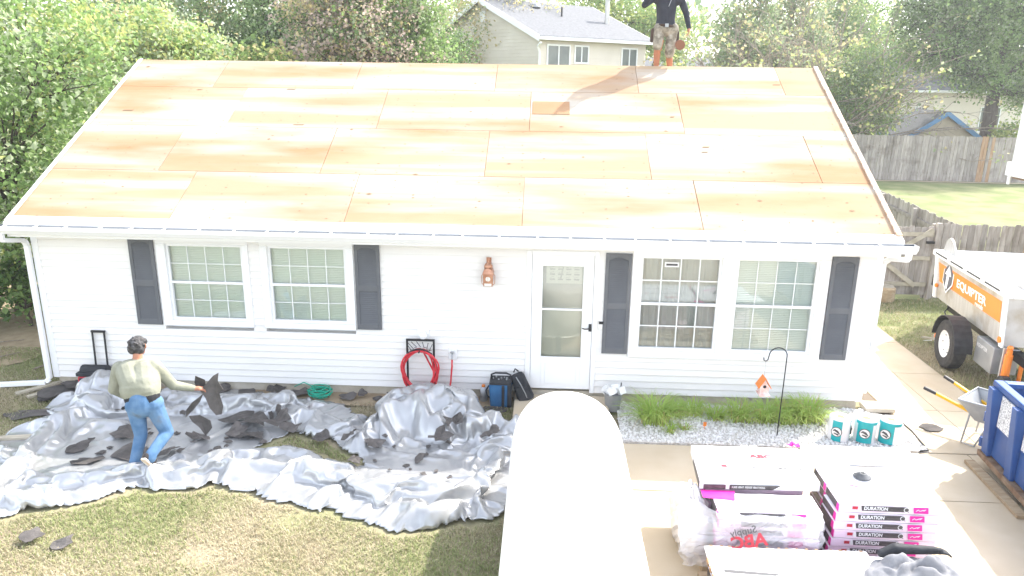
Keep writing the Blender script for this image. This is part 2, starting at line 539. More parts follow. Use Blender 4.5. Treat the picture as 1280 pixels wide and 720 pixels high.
# driveway and side walk: slabs over a dark joint bed
dw = tag(MB().box(7.55, 19, -14, -1.27, -.06, -.006).build('driveway', M['concgap']), kind='structure')
sl_x = [(7.56, 10.3), (10.312, 12.9), (12.912, 15.6), (15.612, 19)]
sl_y = [(-2.41, -1.275), (-5.2, -2.422), (-8.2, -5.212), (-14, -8.212)]
for a, b in sl_x:
    for c, d in sl_y:
        MB().box(a, b, c, d, -.055, .004 + .002 * random.random()).build('concrete_slab', M['conc'], dw, bevel=.006)
sw = tag(MB().box(12.26, 13.95, -1.262, 6, -.06, -.008).build('side_walk', M['concgap']), kind='structure')
for c, d in [(-1.255, .05), (.062, 1.5), (1.512, 3.0), (3.012, 4.5), (4.512, 5.95)]:
    MB().box(12.44, 13.18, c, d, -.05, .006 + .002 * random.random()).build('concrete_slab', M['conc'], sw, bevel=.006)
    MB().box(13.192, 13.94, c, d, -.05, .002 + .002 * random.random()).build('concrete_slab', M['conc'], sw, bevel=.006)
# gravel bed
gbed = [(8.5, -.02), (8.45, -1.26), (12.0, -1.26), (12.43, -1.25), (12.43, -.3), (12.1, -.02)]
tag(MB().prism([(x, y, -.04) for x, y in gbed], (0, 0, .062)).build('gravel_bed', M['gravelbed']), kind='structure')
st_v = []; st_f = []
octv = np.array([(1, 0, 0), (-1, 0, 0), (0, 1, 0), (0, -1, 0), (0, 0, 1), (0, 0, -1)], float)
octf = np.array([(0, 2, 4), (2, 1, 4), (1, 3, 4), (3, 0, 4), (2, 0, 5), (1, 2, 5), (3, 1, 5), (0, 3, 5)])
cnt = 0
while cnt < 5200:
    x = random.uniform(8.47, 12.42); y = random.uniform(-1.26, -.03)
    if x > 12.1 and y > -.3: continue
    s_ = random.uniform(.009, .026)
    Rm = np.array(Euler((random.random() * 6, random.random() * 6, random.random() * 6)).to_matrix())
    vv = (octv * np.array([s_ * random.uniform(.7, 1.5), s_ * random.uniform(.7, 1.3), s_ * .8])) @ Rm.T + np.array([x, y, .024 + s_ * .3])
    st_f.append(octf + len(st_v) * 6); st_v.append(vv); cnt += 1
me = fastmesh('gravel', np.concatenate(st_v), np.concatenate(st_f), M['stone'])
o = bpy.data.objects.new('gravel', me); COL.objects.link(o)
tag(o, 'loose white landscaping gravel in the bed under the front window', 'gravel', kind='stuff')
# black edging of gravel bed
mb = MB(); mb.tube([(12.44, -.35, .03), (12.46, -.7, .035), (12.44, -1.0, .03), (12.42, -1.24, .032), (12.3, -1.275, .03)], .012, 6)
tag(mb.build('bed_edging', M['black'], smooth=True), 'thin black edging strip at the corner of the gravel bed', 'edging')

# ================================================================== RANCH HOUSE
house = thing('ranch_house', 'white single storey house with bare plywood roof deck and slate shutters', 'house', (0, 0, 0))
RUN_Y0, RIDGE_Y, EAVE_Z, SL = -.4033, 3.683, 2.603, 28.63
ts, cs_, sn = math.tan(R(SL)), math.cos(R(SL)), math.sin(R(SL))
DEP = RIDGE_Y * 2
wall = MB()
wall.box(.02, W - .02, .12, DEP - .02, -.1, 2.44)
wall.prism([(.02, .0, 2.44), (.02, DEP, 2.44), (.02, RIDGE_Y, 2.44 + RIDGE_Y * ts - .02)], (W - .04, 0, 0))
wall_o = wall.build('wall', M['wallcore'], house)
MB().box(.03, W - .03, .03, DEP - .03, -.25, .152).build('foundation', M['foundation'], house)
OPEN = [(1.81, 3.155, 1.03, 2.355), (3.32, 4.67, 1.03, 2.355), (7.14, 8.16, .12, 2.29), (8.62, 11.345, .74, 2.345)]
CH = .1016
z = .152
course = 0
while z < 2.42:
    z1 = min(z + CH, 2.425)
    segs = [(0.05, W - .05)]
    for (a, b, c, d) in OPEN:
        if c < z1 - .03 and d > z + .03:
            ns = []
            for s0, s1 in segs:
                if b <= s0 or a >= s1: ns.append((s0, s1)); continue
                if a > s0: ns.append((s0, a + .01))
                if b < s1: ns.append((b - .01, s1))
            segs = ns
    for s0, s1 in segs:
        # long runs are made of overlapping lengths
        cuts = [s0]
        if s1 - s0 > 4.2:
            cuts.append(s0 + (1.9 + 1.4 * ((course * 37) % 10) / 10))
        cuts.append(s1)
        for q in range(len(cuts) - 1):
            a, b = cuts[q], cuts[q + 1]
            jy = -.0015 * q
            MB().prism([(a, .121, z), (a, -.019 + jy, z), (a, -.020 + jy, z + .004), (a, -.001 + jy, z1), (a, .121, z1)], (b - a, 0, 0)).build('siding_board', M['siding'], wall_o)
    z = z1
    course += 1
# side walls siding, one strip per course
for k in range(22):
    za = .152 + k * CH; zb = za + CH
    MB().prism([(.021, .02, za), (-.013, .02, za), (-.001, .02, zb), (.021, .02, zb)], (0, DEP - .04, 0)).build('siding_board', M['siding'], wall_o)
    MB().prism([(W - .021, .02, za), (W + .013, .02, za), (W + .001, .02, zb), (W - .021, .02, zb)], (0, DEP - .04, 0)).build('siding_board', M['siding'], wall_o)
for xa, xb in ((-.022, .075), (W - .075, W + .022)):
    MB().box(xa, xb, -.022, .07, .14, 2.43).build('corner_trim', M['trim'], house, bevel=.006)

# roof
roof = MB()
t0 = .03
def rp(x, s, n=0.0):
    """point on the front roof plane: s metres up from the eave, n metres off the plane"""
    return Vector((x, RUN_Y0 + s * cs_ - n * sn, EAVE_Z + s * sn + n * cs_))
def rpb(x, s, n=0.0):
    p = rp(x, s, n); return Vector((p.x, 2 * RIDGE_Y - p.y, p.z))
LS = 4.6553
X0, X1 = -.045, W + .045
roof.prism([rp(X0 + .02, .01, -.012), rp(X0 + .02, LS, -.012), rpb(X0 + .02, .01, -.012), rpb(X0 + .02, .01, -.10), rp(X0 + .02, LS, -.12), rp(X0 + .02, .01, -.10)],
           (X1 - X0 - .04, 0, 0))
roof_o = roof.build('roof', M['plyedge'], house)
rows = [(LS - .9494, LS, 4.031), (LS - .9494 - 1.22, LS - .9494, 4.6586), (LS - .9494 - 2.44, LS - .9494 - 1.22, 4.0347), (.0, LS - .9494 - 2.44, 4.6305)]
G = .004
for ri, (sa, sb, xs_) in enumerate(rows):
    xj = [xs_ + 2.44 * k for k in range(-3, 6)]
    xj = [X0] + [x for x in xj if X0 + .25 < x < X1 - .25] + [X1]
    for a, b in zip(xj[:-1], xj[1:]):
        h = .001 * random.random()
        dx = random.uniform(-.004, .004)
        p = [rp(a + G, sa + G, -.012), rp(b - G, sa + G, -.012), rp(b - G + dx, sb - G, -.012), rp(a + G + dx, sb - G, -.012),
             rp(a + G, sa + G, h), rp(b - G, sa + G, h), rp(b - G + dx, sb - G, h), rp(a + G + dx, sb - G, h)]
        MB().hexa(p).build('plywood_sheet', M['ply'], roof_o)
# back slope deck
MB().hexa([rpb(X0, 0, -.011), rpb(X1, 0, -.011), rpb(X1, LS - .005, -.011), rpb(X0, LS - .005, -.011), rpb(X0, 0, .001), rpb(X1, 0, .001), rpb(X1, LS - .005, .001), rpb(X0, LS - .005, .001)]).build('back_deck', M['ply'], roof_o)
# darker repair boards and splinters
def rquad(name, m, x0_, x1_, s0, s1, n0=.002, th=.006, skew=0):
    return MB().hexa([rp(x0_, s0, n0), rp(x1_, s0, n0), rp(x1_ + skew, s1, n0), rp(x0_ + skew, s1, n0), rp(x0_, s0, n0 + th), rp(x1_, s0, n0 + th), rp(x1_ + skew, s1, n0 + th), rp(x0_ + skew, s1, n0 + th)]).build(name, m, roof_o)
rquad('patch_board', M['plyold'], 7.13, 7.74, LS - 1.66, LS - 1.27)
# nail heads and knots, rows over the rafters
kn = MB()
for k in range(260):
    x = random.choice([i * .61 for i in range(20)]) + random.uniform(-.03, .03) if random.random() < .6 else random.uniform(0, W)
    s_ = random.uniform(.18, LS - .05)
    r_ = random.uniform(.005, .012) if random.random() < .93 else random.uniform(.014, .024)
    w_ = r_ * random.uniform(1, 2.2)
    kn.add([rp(x - w_, s_, .0035), rp(x, s_ - r_, .0035), rp(x + w_, s_, .0035), rp(x, s_ + r_, .0035)], [(0, 1, 2, 3)])
for i in range(20):
    for j in range(24):
        x = i * .6096 + .31 + random.uniform(-.012, .012); s_ = .17 + j * .19 + random.uniform(-.02, .02)
        d_ = random.uniform(.008, .017)
        if s_ < LS - .03 and random.random() < .75: kn.add([rp(x - d_, s_, .0045), rp(x, s_ - d_ * .7, .0045), rp(x + d_, s_, .0045), rp(x, s_ + d_ * .7, .0045)], [(0, 1, 2, 3)])
tag(kn.build('nail_heads', M['knot'], roof_o), kind='stuff')
for x, s_, w_, l_ in [(9.75, LS - 2.55, .10, .03), (9.72, LS - 2.68, .09, .025), (9.35, LS - 1.7, .06, .03), (1.35, LS - 1.05, .08, .02), (11.2, LS - .62, .12, .02), (.35, LS - 1.75, .16, .03), (.15, LS - .28, .05, .03), (2.9, LS - 1.0, .14, .02), (3.3, LS - 2.1, .16, .02)]:
    rquad('torn_splinter', M['knot'], x, x + w_, s_, s_ + l_, skew=.02, th=.004)
# white drip edge at the eave
mb = MB(); mb.prism([rp(X0 - .02, .135, .003), rp(X0 - .02, .135, .007), rp(X0 - .02, -.048, .007), rp(X0 - .02, -.048, -.03), rp(X0 - .02, -.044, -.03), rp(X0 - .02, -.044, .003)], (X1 - X0 + .04, 0, 0))
mb.build('drip_edge', M['trim'], roof_o)
# rakes
def rake(xa, xb, m, n0=-.13, n1=.012, both=True):
    q = MB()
    q.prism([rp(xa, -.02, n0), rp(xa, LS + .0, n0), rp(xa, LS, n1), rp(xa, -.02, n1)], (xb - xa, 0, 0))
    q.prism([rpb(xa, -.02, n0), rpb(xa, LS - .002, n0), rpb(xa, LS - .002, n1), rpb(xa, -.02, n1)], (xb - xa, 0, 0))
    return q
rake(X0 - .03, X0 - .002, None).build('rake_board', M['trim'], roof_o)
rake(X1 + .002, X1 + .03, None).build('rake_board', M['trim'], roof_o)
mb = MB()
s_ = .1
while s_ < LS:                                  # broken remains of wood edging on the right rake
    l_ = random.uniform(.35, 1.1)
    w_ = random.uniform(.025, .05)
    e = min(s_ + l_, LS)
    q = MB().hexa([rp(X1 - w_, s_, .003), rp(X1 + .034, s_, .003), rp(X1 + .034, e, .003), rp(X1 - w_ * .8, e, .003), rp(X1 - w_, s_, .03), rp(X1 + .034, s_, .03), rp(X1 + .034, e, .03), rp(X1 - w_ * .8, e, .03)])
    q.build('edge_strip', M['rakewood'], roof_o)
    s_ = e + .012
rquad('edge_strip', M['trim'], X0 - .035, X0 + .03, .02, LS, n0=.013, th=.006)
# fascia, soffit, gutter
MB().box(X0 - .02, X1 + .02, -.40, -.375, 2.40, 2.56).build('fascia', M['trim'], house)
MB().box(X0, X1, -.375, -.014, 2.415, 2.43).build('soffit', M['trim'], house)
MB().box(.0, W, -.03, -.0142, 2.385, 2.414).build('frieze_trim', M['trim'], house)
GX0, GX1 = -.16, W + .21
g = MB()
prof = [(-.402, 2.572), (-.402, 2.455), (-.49, 2.455), (-.515, 2.49), (-.535, 2.515), (-.54, 2.572)]
pin = [(-.407, 2.572), (-.407, 2.462), (-.487, 2.462), (-.509, 2.494), (-.528, 2.52), (-.533, 2.572)]
nn = len(prof)
vs_ = [(GX0, y, z) for y, z in prof] + [(GX1, y, z) for y, z in prof] + [(GX0, y, z) for y, z in pin] + [(GX1, y, z) for y, z in pin]
fs_ = [(i, i + 1, nn + i + 1, nn + i) for i in range(nn - 1)]
g.add(vs_, fs_ + [(nn - 1, 3 * nn - 1, 4 * nn - 1, 2 * nn - 1), (0, nn, 3 * nn, 2 * nn)], 0)
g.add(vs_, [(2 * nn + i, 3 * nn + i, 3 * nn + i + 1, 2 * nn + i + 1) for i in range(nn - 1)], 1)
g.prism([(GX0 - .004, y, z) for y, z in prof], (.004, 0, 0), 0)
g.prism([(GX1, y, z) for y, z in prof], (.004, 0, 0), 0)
gut = g.build('gutter', [M['trim'], M['gutter_shade']], house)
for k in range(27):
    x = GX0 + .12 + k * .455 + random.uniform(-.05, .05)
    MB().box(x - .012, x + .012, -.535, -.404, 2.565, 2.574).build('gutter_hanger', M['trim'], gut)
def pipe(name, pts, w=.075, d=.06, parent=house):
    q = MB()
    for a, b in zip(pts[:-1], pts[1:]):
        q.bar(a, b, w, d, up=(0, 1, 0) if abs((Vector(b) - Vector(a)).normalized().y) < .9 else (0, 0, 1))
    return q.build(name, M['trim'], parent, bevel=.012)
ds = pipe('downspout', [(-.1, -.475, 2.47), (-.1, -.47, 2.36), (-.06, -.1, 2.28), (-.06, -.06, 2.2), (-.06, -.06, .13)])
pipe('outlet_elbow', [(-.06, -.06, .13), (-.10, -.10, .085), (-.8, -.16, .05)], parent=ds)
ds = pipe('downspout', [(W + .13, -.475, 2.47), (W + .13, -.46, 2.37), (W + .065, -.1, 2.3), (W + .065, .06, 2.2), (W + .065, .06, .25)])

# windows
def window(ox0, ox1, oz0, oz1, panes_list, dark=(), label=None, names=None):
    """one window unit in one surround; panes_list = [(gx0,gx1,gz0,gz1)]"""
    w = bpy.data.objects.new('window', None); COL.objects.link(w); w.parent = house; w.location = ((ox0 + ox1) / 2, 0, oz0)
    fr = MB()
    yo, yi = -.034, .10
    gz0 = min(p[2] for p in panes_list); gz1 = max(p[3] for p in panes_list)
    fr.box(ox0, ox1, yo, yi, gz1 + .035, oz1)                 # head
    fr.box(ox0, ox1, yo - .012, yi, oz0, gz0 - .035)          # sill
    xs_ = [ox0] + [v for p in panes_list for v in (p[0] - .035, p[1] + .035)] + [ox1]
    for a, b in zip(xs_[0::2], xs_[1::2]):
        fr.box(a, b, yo + .001, yi, gz0 - .035, gz1 + .035)
    fr.build('frame', M['trim'], w, bevel=.008)
    mb = MB(); mb.box(ox0 - .03, ox1 + .03, -.05, -.0141, oz1 + .001, oz1 + .022); mb.build('drip_cap', M['trim'], w)
    for i, (a, b, c, d) in enumerate(panes_list):
        mid = (c + d) / 2
        isd = i in dark
        s = MB()
        for zz0, zz1, y0 in ((c - .035, mid, .018), (mid, d + .035, .002)):
            pass
        s.box(a - .036, a, .004, .06, c - .036, d + .036); s.box(b, b + .036, .004, .06, c - .036, d + .036)
        s.box(a, b, .004, .06, c - .036, c); s.box(a, b, .004, .06, d, d + .036)
        s.box(a, b, .0, .05, mid - .018, mid + .018)
        s.build('sash', M['trim'], w)
        mw = .016 if isd else .010
        for (lo, hi, yg) in ((c, mid - .018, .045), (mid + .018, d, .030)):
            ym = yg - .008
            for k in range(1, 4):
                x = a + (b - a) * k / 4
                MB().box(x - mw / 2, x + mw / 2, ym, ym + .006, lo, hi).build('muntin', M['muntin'], w)
            zz = (lo + hi) / 2
            MB().box(a, b, ym + .0005, ym + .0065, zz - mw / 2, zz + mw / 2).build('muntin', M['muntin'], w)
            for k in range(4):
                for (p0, p1) in ((lo, zz), (zz, hi)):
                    MB().box(a + (b - a) * k / 4, a + (b - a) * (k + 1) / 4, yg, yg + .004, p0, p1).build('pane', M['glass'], w)
        if isd:
            cu = MB(); n = 60
            vv = []; ff = []
            for k in range(n + 1):
                x = a - .03 + (b - a + .06) * k / n
                y = .098 + .012 * math.sin(k * .9) + .006 * math.sin(k * 2.3)
                vv += [(x, y, c - .03), (x, y + .004, d + .03)]
                if k: ff.append((2 * k - 2, 2 * k, 2 * k + 1, 2 * k - 1))
            cu.add(vv, ff); cu.build('curtain', M['curtain'], w, smooth=True)
            MB().box(a + .30, a + .50, .026, .0275, d - .125, d - .055).build('sticker', M['whiteink'], w)
            MB().box(a + .32, a + .48, .0245, .0255, d - .105, d - .075).build('sticker_print', M['greyink'], w)
        else:
            bl = MB(); zz = c - .03
            while zz < d + .02:
                bl.box(a - .03, b + .03, .085, .092, zz, zz + .022); bl.box(a - .03, b + .03, .0925, .0955, zz + .022, zz + .026)
                zz += .026
            bl.build('blind', M['blind'], w)
    return w
w1 = window(1.81, 3.155, 1.03, 2.355, [(1.98, 3.03, 1.15, 2.225)])
w2 = window(3.32, 4.67, 1.03, 2.355, [(3.465, 4.525, 1.15, 2.225)])
w3 = window(8.62, 11.345, .74, 2.345, [(8.775, 9.83, .88, 2.205), (10.105, 11.165, .88, 2.205)], dark=(0,))

def shutter(x0, x1, z0, z1):
    s = bpy.data.objects.new('shutter', None); COL.objects.link(s); s.parent = house; s.location = (x0, 0, z0)
    f = MB(); y0, y1 = -.046, -.0145
    st = .05
    f.box(x0, x0 + st, y0, y1, z0, z1); f.box(x1 - st, x1, y0, y1, z0, z1)
    zm = z0 + (z1 - z0) * .485
    f.box(x0 + st, x1 - st, y0, y1, z0, z0 + .085); f.box(x0 + st, x1 - st, y0, y1, zm - .045, zm + .045)
    # arched top rail
    n = 10
    pts = [(x0 + st, y0, z1), (x1 - st, y0, z1)] + [(x1 - st - (x1 - x0 - 2 * st) * k / n, y0, z1 - .10 + .045 * math.sin(math.pi * k / n)) for k in range(n + 1)]
    f.prism(pts, (0, y1 - y0, 0))
    f.build('frame', M['shutter'], s, bevel=.004)
    MB().box(x0 + st, x1 - st, -.022, -.0146, z0 + .08, z1 - .05).build('backing', M['shutter'], s)
    for a, b in ((z0 + .085, zm - .045), (zm + .045, z1 - .06)):
        l = MB(); zz = a
        while zz < b - .02:
            l.prism([(x0 + st, -.024, zz + .032), (x0 + st, -.042, zz + .004), (x0 + st, -.042, zz), (x0 + st, -.028, zz + .018)], (x1 - x0 - 2 * st, 0, 0))
            zz += .030
        l.build('louvres', M['shutter'], s)
for a, b, c, d in [(1.42, 1.785, 1.04, 2.345), (4.69, 5.05, 1.05, 2.335), (8.245, 8.61, .785, 2.27), (11.355, 11.715, .785, 2.295)]:
    shutter(a, b, c, d)

# storm door
dr = bpy.data.objects.new('storm_door', None); COL.objects.link(dr); dr.parent = house; dr.location = (7.65, 0, .15)
f = MB(); f.box(7.14, 7.215, -.03, .10, .15, 2.29); f.box(8.095, 8.16, -.03, .10, .15, 2.29); f.box(7.215, 8.095, -.03, .10, 2.225, 2.29)
f.build('frame', M['trim'], dr, bevel=.006)
lf = MB(); y0, y1 = -.012, .024
lf.box(7.219, 7.37, y0, y1, .2, 2.221); lf.box(7.945, 8.091, y0, y1, .2, 2.221); lf.box(7.37, 7.945, y0, y1, 2.065, 2.221); lf.box(7.37, 7.945, y0, y1, .2, .70)
lf.box(7.37, 7.945, y0, y1, 1.41, 1.44); lf.box(7.43, 7.885, y0 - .008, y0 + .001, .28, .62)
lf.build('leaf', M['trim'], dr, bevel=.006)
MB().box(7.37, 7.945, .006, .010, 1.44, 2.065).build('pane', M['glassdoor'], dr)
MB().box(7.37, 7.945, .002, .006, .70, 1.41).build('pane', M['glassdoor'], dr)
MB().box(7.216, 8.094, .085, .105, .16, 2.224).build('inner_door', M['cream'], dr)
MB().box(7.375, 7.94, .075, .084, 1.44, 2.065).build('inner_panel', M['greylite'], dr)
MB().box(7.42, 7.935, .070, .0745, 1.79, 2.05).build('paper_sheet', M['cream'], dr)
sheet_ink = MB()
for i in range(4):
    for j in range(3):
        x = 7.47 + i * .115; zz = 1.84 + j * .075
        sheet_ink.box(x, x + .075, .068, .0698, zz, zz + .022); sheet_ink.bar((x, .069, zz + .035), (x + .06, .069, zz + .05), .002, .006)
sheet_ink.bar((7.62, .0675, 1.84), (7.66, .0675, 2.04), .002, .018)
sheet_ink.build('paper_marks', M['greylite'], dr)
h = MB(); h.box(8.045, 8.085, -.03, -.0121, 1.11, 1.22); h.tube([(8.06, -.02, 1.16), (8.06, -.055, 1.16), (7.99, -.062, 1.155), (7.95, -.058, 1.165)], .009, 8)
h.build('handle', M['black'], dr, bevel=.003)
MB().box(7.0, 8.35, -.95, -.02, -.1, .105).build('door_step', M['conc'], house, bevel=.01)
b_ = MB(); b_.box(8.19, 8.24, -.04, -.0145, 1.15, 1.29); bell = b_.build('doorbell', M['trim'], house, bevel=.004)
MB().box(8.188, 8.252, -.046, -.0402, 1.23, 1.272).build('button_plate', M['darkmetal'], bell)
# vent hood and spigot plate on the wall
v = MB(); v.box(5.57, 5.74, -.03, -.0145, .93, 1.075); v.lathe([(.055, 0), (.058, .05), (.035, .085)], (5.655, -.03, 1.0), (0, -1, -.35), 16)
v.build('vent_hood', M['trim'], house, bevel=.004)
v = MB(); v.box(6.02, 6.14, -.03, -.0145, .62, .80); sp = v.build('spigot_plate', M['trim'], house, bevel=.006)
v = MB(); v.tube([(6.08, -.03, .72), (6.08, -.10, .72), (6.08, -.12, .66)], .016, 8); v.lathe([(.03, 0), (.03, .012)], (6.08, -.085, .745), (0, 0, 1), 10)
v.build('spigot', M['greymetal'], sp, smooth=False)
MB().box(W + .005, W + .03, -.01, .04, .95, 1.1).build('side_outlet', M['darkmetal'], house)

# copper wall lantern
ln = thing('wall_lantern', 'copper wall lantern with milk glass faces on the white siding', 'lantern', (6.605, -.02, 1.79))
q = MB(); q.hexa([(6.54, -.19, 1.79), (6.67, -.19, 1.79), (6.67, -.06, 1.79), (6.54, -.06, 1.79), (6.532, -.2, 1.97), (6.678, -.2, 1.97), (6.678, -.05, 1.97), (6.532, -.05, 1.97)])
q.prism([(6.525, -.21, 1.97), (6.685, -.21, 1.97), (6.66, -.19, 2.03), (6.605, -.18, 2.055), (6.55, -.19, 2.03)], (0, .17, 0))
q.build('body', M['copper'], ln, bevel=.004)
q = MB(); q.lathe([(.06, 0), (.062, .03), (.04, .065), (.015, .08), (.012, .11), (.018, .125), (.004, .15)], (6.605, -.125, 2.045), n=14); q.build('dome', M['copper'], ln, smooth=True)
q = MB(); q.lathe([(.035, 0), (.03, .012)], (6.605, -.196, 1.90), (0, -1, 0), 14); q.box(6.555, 6.655, -.2005, -.194, 1.80, 1.835); q.build('lens', M['milk'], ln)
q = MB(); q.bar((6.605, -.13, 2.19), (6.605, -.0145, 2.12), .02, .02); q.box(6.57, 6.64, -.03, -.0146, 2.0, 2.17); q.box(6.603, 6.607, -.212, -.206, 1.86, 1.94); q.build('bracket', M['copper'], ln)
for sx_ in (-1, 1):
    q = MB(); q.tube([(6.605 + sx_ * .07, -.13, 1.97), (6.605 + sx_ * .095, -.13, 1.93), (6.605 + sx_ * .09, -.13, 1.82), (6.605 + sx_ * .066, -.13, 1.80)], .005, 6); q.build('side_scroll', M['copper'], ln)

# hose hanger and hose
hh = thing('hose_hanger', 'black steel hose hanger frame standing against the siding', 'hose hanger', (5.62, -.12, 0))
q = MB(); q.bar((5.425, -.1, 0), (5.425, -.1, .92), .028, .028); q.build('post', M['darkmetal'], hh)
q = MB(); q.bar((5.815, -.1, 0), (5.815, -.1, .92), .028, .028); q.build('post', M['darkmetal'], hh)
q = MB(); q.bar((5.411, -.1, .934), (5.829, -.1, .934), .028, .028); q.build('crossbar', M['darkmetal'], hh)
q = MB()
for k in range(7):
    t = math.pi * (k + .5) / 7
    q.tube([(5.62 + .2 * math.cos(t), -.1, .68 + .15 * math.sin(t)), (5.62 + .12 * math.cos(t), -.12, .72 + .12 * math.sin(t)), (5.62 + .2 * math.cos(t + .3), -.1, .86 + .05 * math.sin(t))], .005, 5)
q.tube([(5.44 + .36 * i / 12, -.2, .76 + .07 * math.sin(math.pi * i / 12)) for i in range(13)], .012, 6)
q.tube([(5.62, -.1, .80), (5.62, -.26, .80)], .012, 6)
q.build('scrollwork', M['darkmetal'], hh)
pts = []
for lp in range(6):
    rx = .235 + .012 * (lp % 3) + random.uniform(-.01, .01); rz = .30 + .035 * (lp % 2) + random.uniform(-.015, .02)
    for k in range(28):
        t = math.pi / 2 + 2 * math.pi * k / 28
        zc = .815 - rz
        x = 5.62 + rx * math.cos(t) + .01 * lp * math.cos(t * 2 + lp); zz = zc + rz * math.sin(t) - .004 * lp
        pts.append((x, -.15 - .012 * lp - .012 * math.sin(t * 3 + lp), max(zz, .03)))
pts += [(5.83, -.17, .45), (5.86, -.18, .2), (5.88, -.2, .05), (5.95, -.25, .03), (6.02, -.2, .06), (6.06, -.14, .3), (6.08, -.125, .55), (6.08, -.122, .65)]
tag(MB().tube(pts, .0135, 7).build('garden_hose', M['hose'], smooth=True), 'coiled red garden hose hung on the black hanger and tap', 'hose')

# ================================================================== FOREGROUND: TARP AND DEBRIS
def segd(x, y, ax, ay, bx, by):
    dx, dy = bx - ax, by - ay
    t = np.clip(((x - ax) * dx + (y - ay) * dy) / (dx * dx + dy * dy + 1e-9), 0, 1)
    return np.hypot(x - ax - t * dx, y - ay - t * dy), t
ROLLS = [  # polylines of bunched fabric: (x, y, halfwidth, height)
    [(.72, -.62, .24, .20), (1.05, -.45, .36, .40), (1.55, -.55, .38, .26), (2.3, -.50, .42, .25), (3.2, -.62, .44, .27), (4.0, -.86, .42, .27), (4.65, -1.16, .34, .24), (5.0, -1.40, .22, .14)],
    [(5.15, -1.45, .28, .2), (5.35, -1.05, .38, .40), (5.75, -.82, .44, .62), (6.15, -.82, .40, .58), (6.3, -1.05, .38, .42)],
    [(6.1, -1.0, .34, .40), (6.55, -1.24, .32, .32), (6.98, -1.2, .24, .22)],
    [(6.85, -1.45, .26, .12), (6.80, -2.1, .42, .16), (6.55, -2.70, .44, .20), (6.2, -2.90, .40, .20), (5.6, -2.74, .46, .22), (4.9, -2.48, .46, .22), (4.2, -2.28, .42, .20), (3.5, -2.26, .40, .17), (2.9, -2.42, .36, .14), (2.3, -2.66, .36, .15), (1.7, -2.96, .40, .13), (1.3, -3.2, .36, .08)],
    [(1.2, -2.9, .45, .10), (.95, -2.1, .40, .15), (.9, -1.5, .34, .26), (1.1, -1.0, .38, .25), (1.05, -.6, .32, .28)],
    [(1.15, -1.3, .34, .18), (1.75, -1.3, .38, .18)],
]
SPREAD = [[(.85, -.6), (2.2, -.5), (3.9, -.8), (4.2, -1.15), (3.75, -1.75), (3.55, -2.2), (2.2, -2.6), (1.35, -2.95), (.9, -2.0)],
          [(5.05, -1.45), (5.5, -1.0), (6.4, -1.0), (6.9, -1.3), (6.8, -2.5), (6.2, -2.9), (5.3, -2.6), (4.75, -2.35), (5.15, -2.0)]]
def inpoly(x, y, poly):
    r = np.zeros(len(x), bool); j = len(poly) - 1
    for i in range(len(poly)):
        xi, yi = poly[i]; xj, yj = poly[j]
        c = ((yi > y) != (yj > y)) & (x < (xj - xi) * (y - yi) / (yj - yi + 1e-12) + xi)
        r ^= c; j = i
    return r
def tarp_base(x, y):
    """target of the bunched fabric: mean height with long folds, outline, run of the folds"""
    x = np.asarray(x, float); y = np.asarray(y, float)
    base = np.zeros(x.shape); inside = np.zeros(x.shape, bool); cx2 = np.full(x.shape, .5); amp = np.zeros(x.shape); cu = x * .75 + 3; cv = y * 1.0 + .3 * x
    wob = .07 * np.sin(x * 5.1 + y * 3.3) + .05 * np.sin(y * 9.7 - x * 4.0) + .03 * np.sin(x * 13 + 1)
    for ri, rl in enumerate(ROLLS):
        s0 = 0.0
        for (ax, ay, aw, ah), (bx, by, bw, bh) in zip(rl[:-1], rl[1:]):
            d, t = segd(x, y, ax, ay, bx, by)
            L_ = math.hypot(bx - ax, by - ay)
            sd_ = ((x - ax) * (by - ay) - (y - ay) * (bx - ax)) / L_
            s_ = s0 + t * L_; s0 += L_
            w = aw + (bw - aw) * t + wob * .8
            h = ah + (bh - ah) * t
            q = np.clip(1 - (d / np.maximum(w, .05)) ** 2, 0, 1)
            k = h * q > base
            ln2 = ((bx - ax) ** 2) / ((bx - ax) ** 2 + (by - ay) ** 2)
            cu = np.where(k, s_ * .26 + ri * 11, cu); cv = np.where(k, sd_ + .06 * np.sin(s_ * 3 + ri), cv); amp = np.where(k, np.minimum(1, q * 2.2), amp)
            base = np.maximum(base, h * q)
            inside |= d < w
    xf, yf = x.ravel(), y.ravel()
    for sp_ in SPREAD: inside |= inpoly(xf + wob.ravel() * .6, yf + wob.ravel() * .6, sp_).reshape(x.shape)
    heap = np.clip((x - 5.0) / .35, 0, 1) * np.clip((y + 1.85) / .35, 0, 1)
    cu = cu + heap * (x * 1.0 - cu * .6)
    def ridge(f, k, wv=.0):
        r_ = np.array([noise.noise(Vector((a_ * f, b_ * f, k))) for a_, b_ in zip((cu + wv * cv).ravel(), (cv - wv * cu).ravel())]).reshape(x.shape)
        return 1 - np.minimum(1, np.abs(r_) * 2.3)
    A_ = .035 + amp * np.minimum(.17, .04 + .5 * base) + heap * .05
    shape = base * .55 + A_ * (.75 * ridge(1.7, 1.3) + .4 * ridge(3.4, 7.7, .3))
    return shape, inside, cx2, base

def smooth2(a, n):
    for _ in range(n):
        p = np.pad(a, 1, mode='edge')
        a = (p[1:-1, 1:-1] * 2 + p[:-2, 1:-1] + p[2:, 1:-1] + p[1:-1, :-2] + p[1:-1, 2:]) / 6
    return a

prng = np.random.default_rng(5)
TX0, TY0 = .15, -3.75
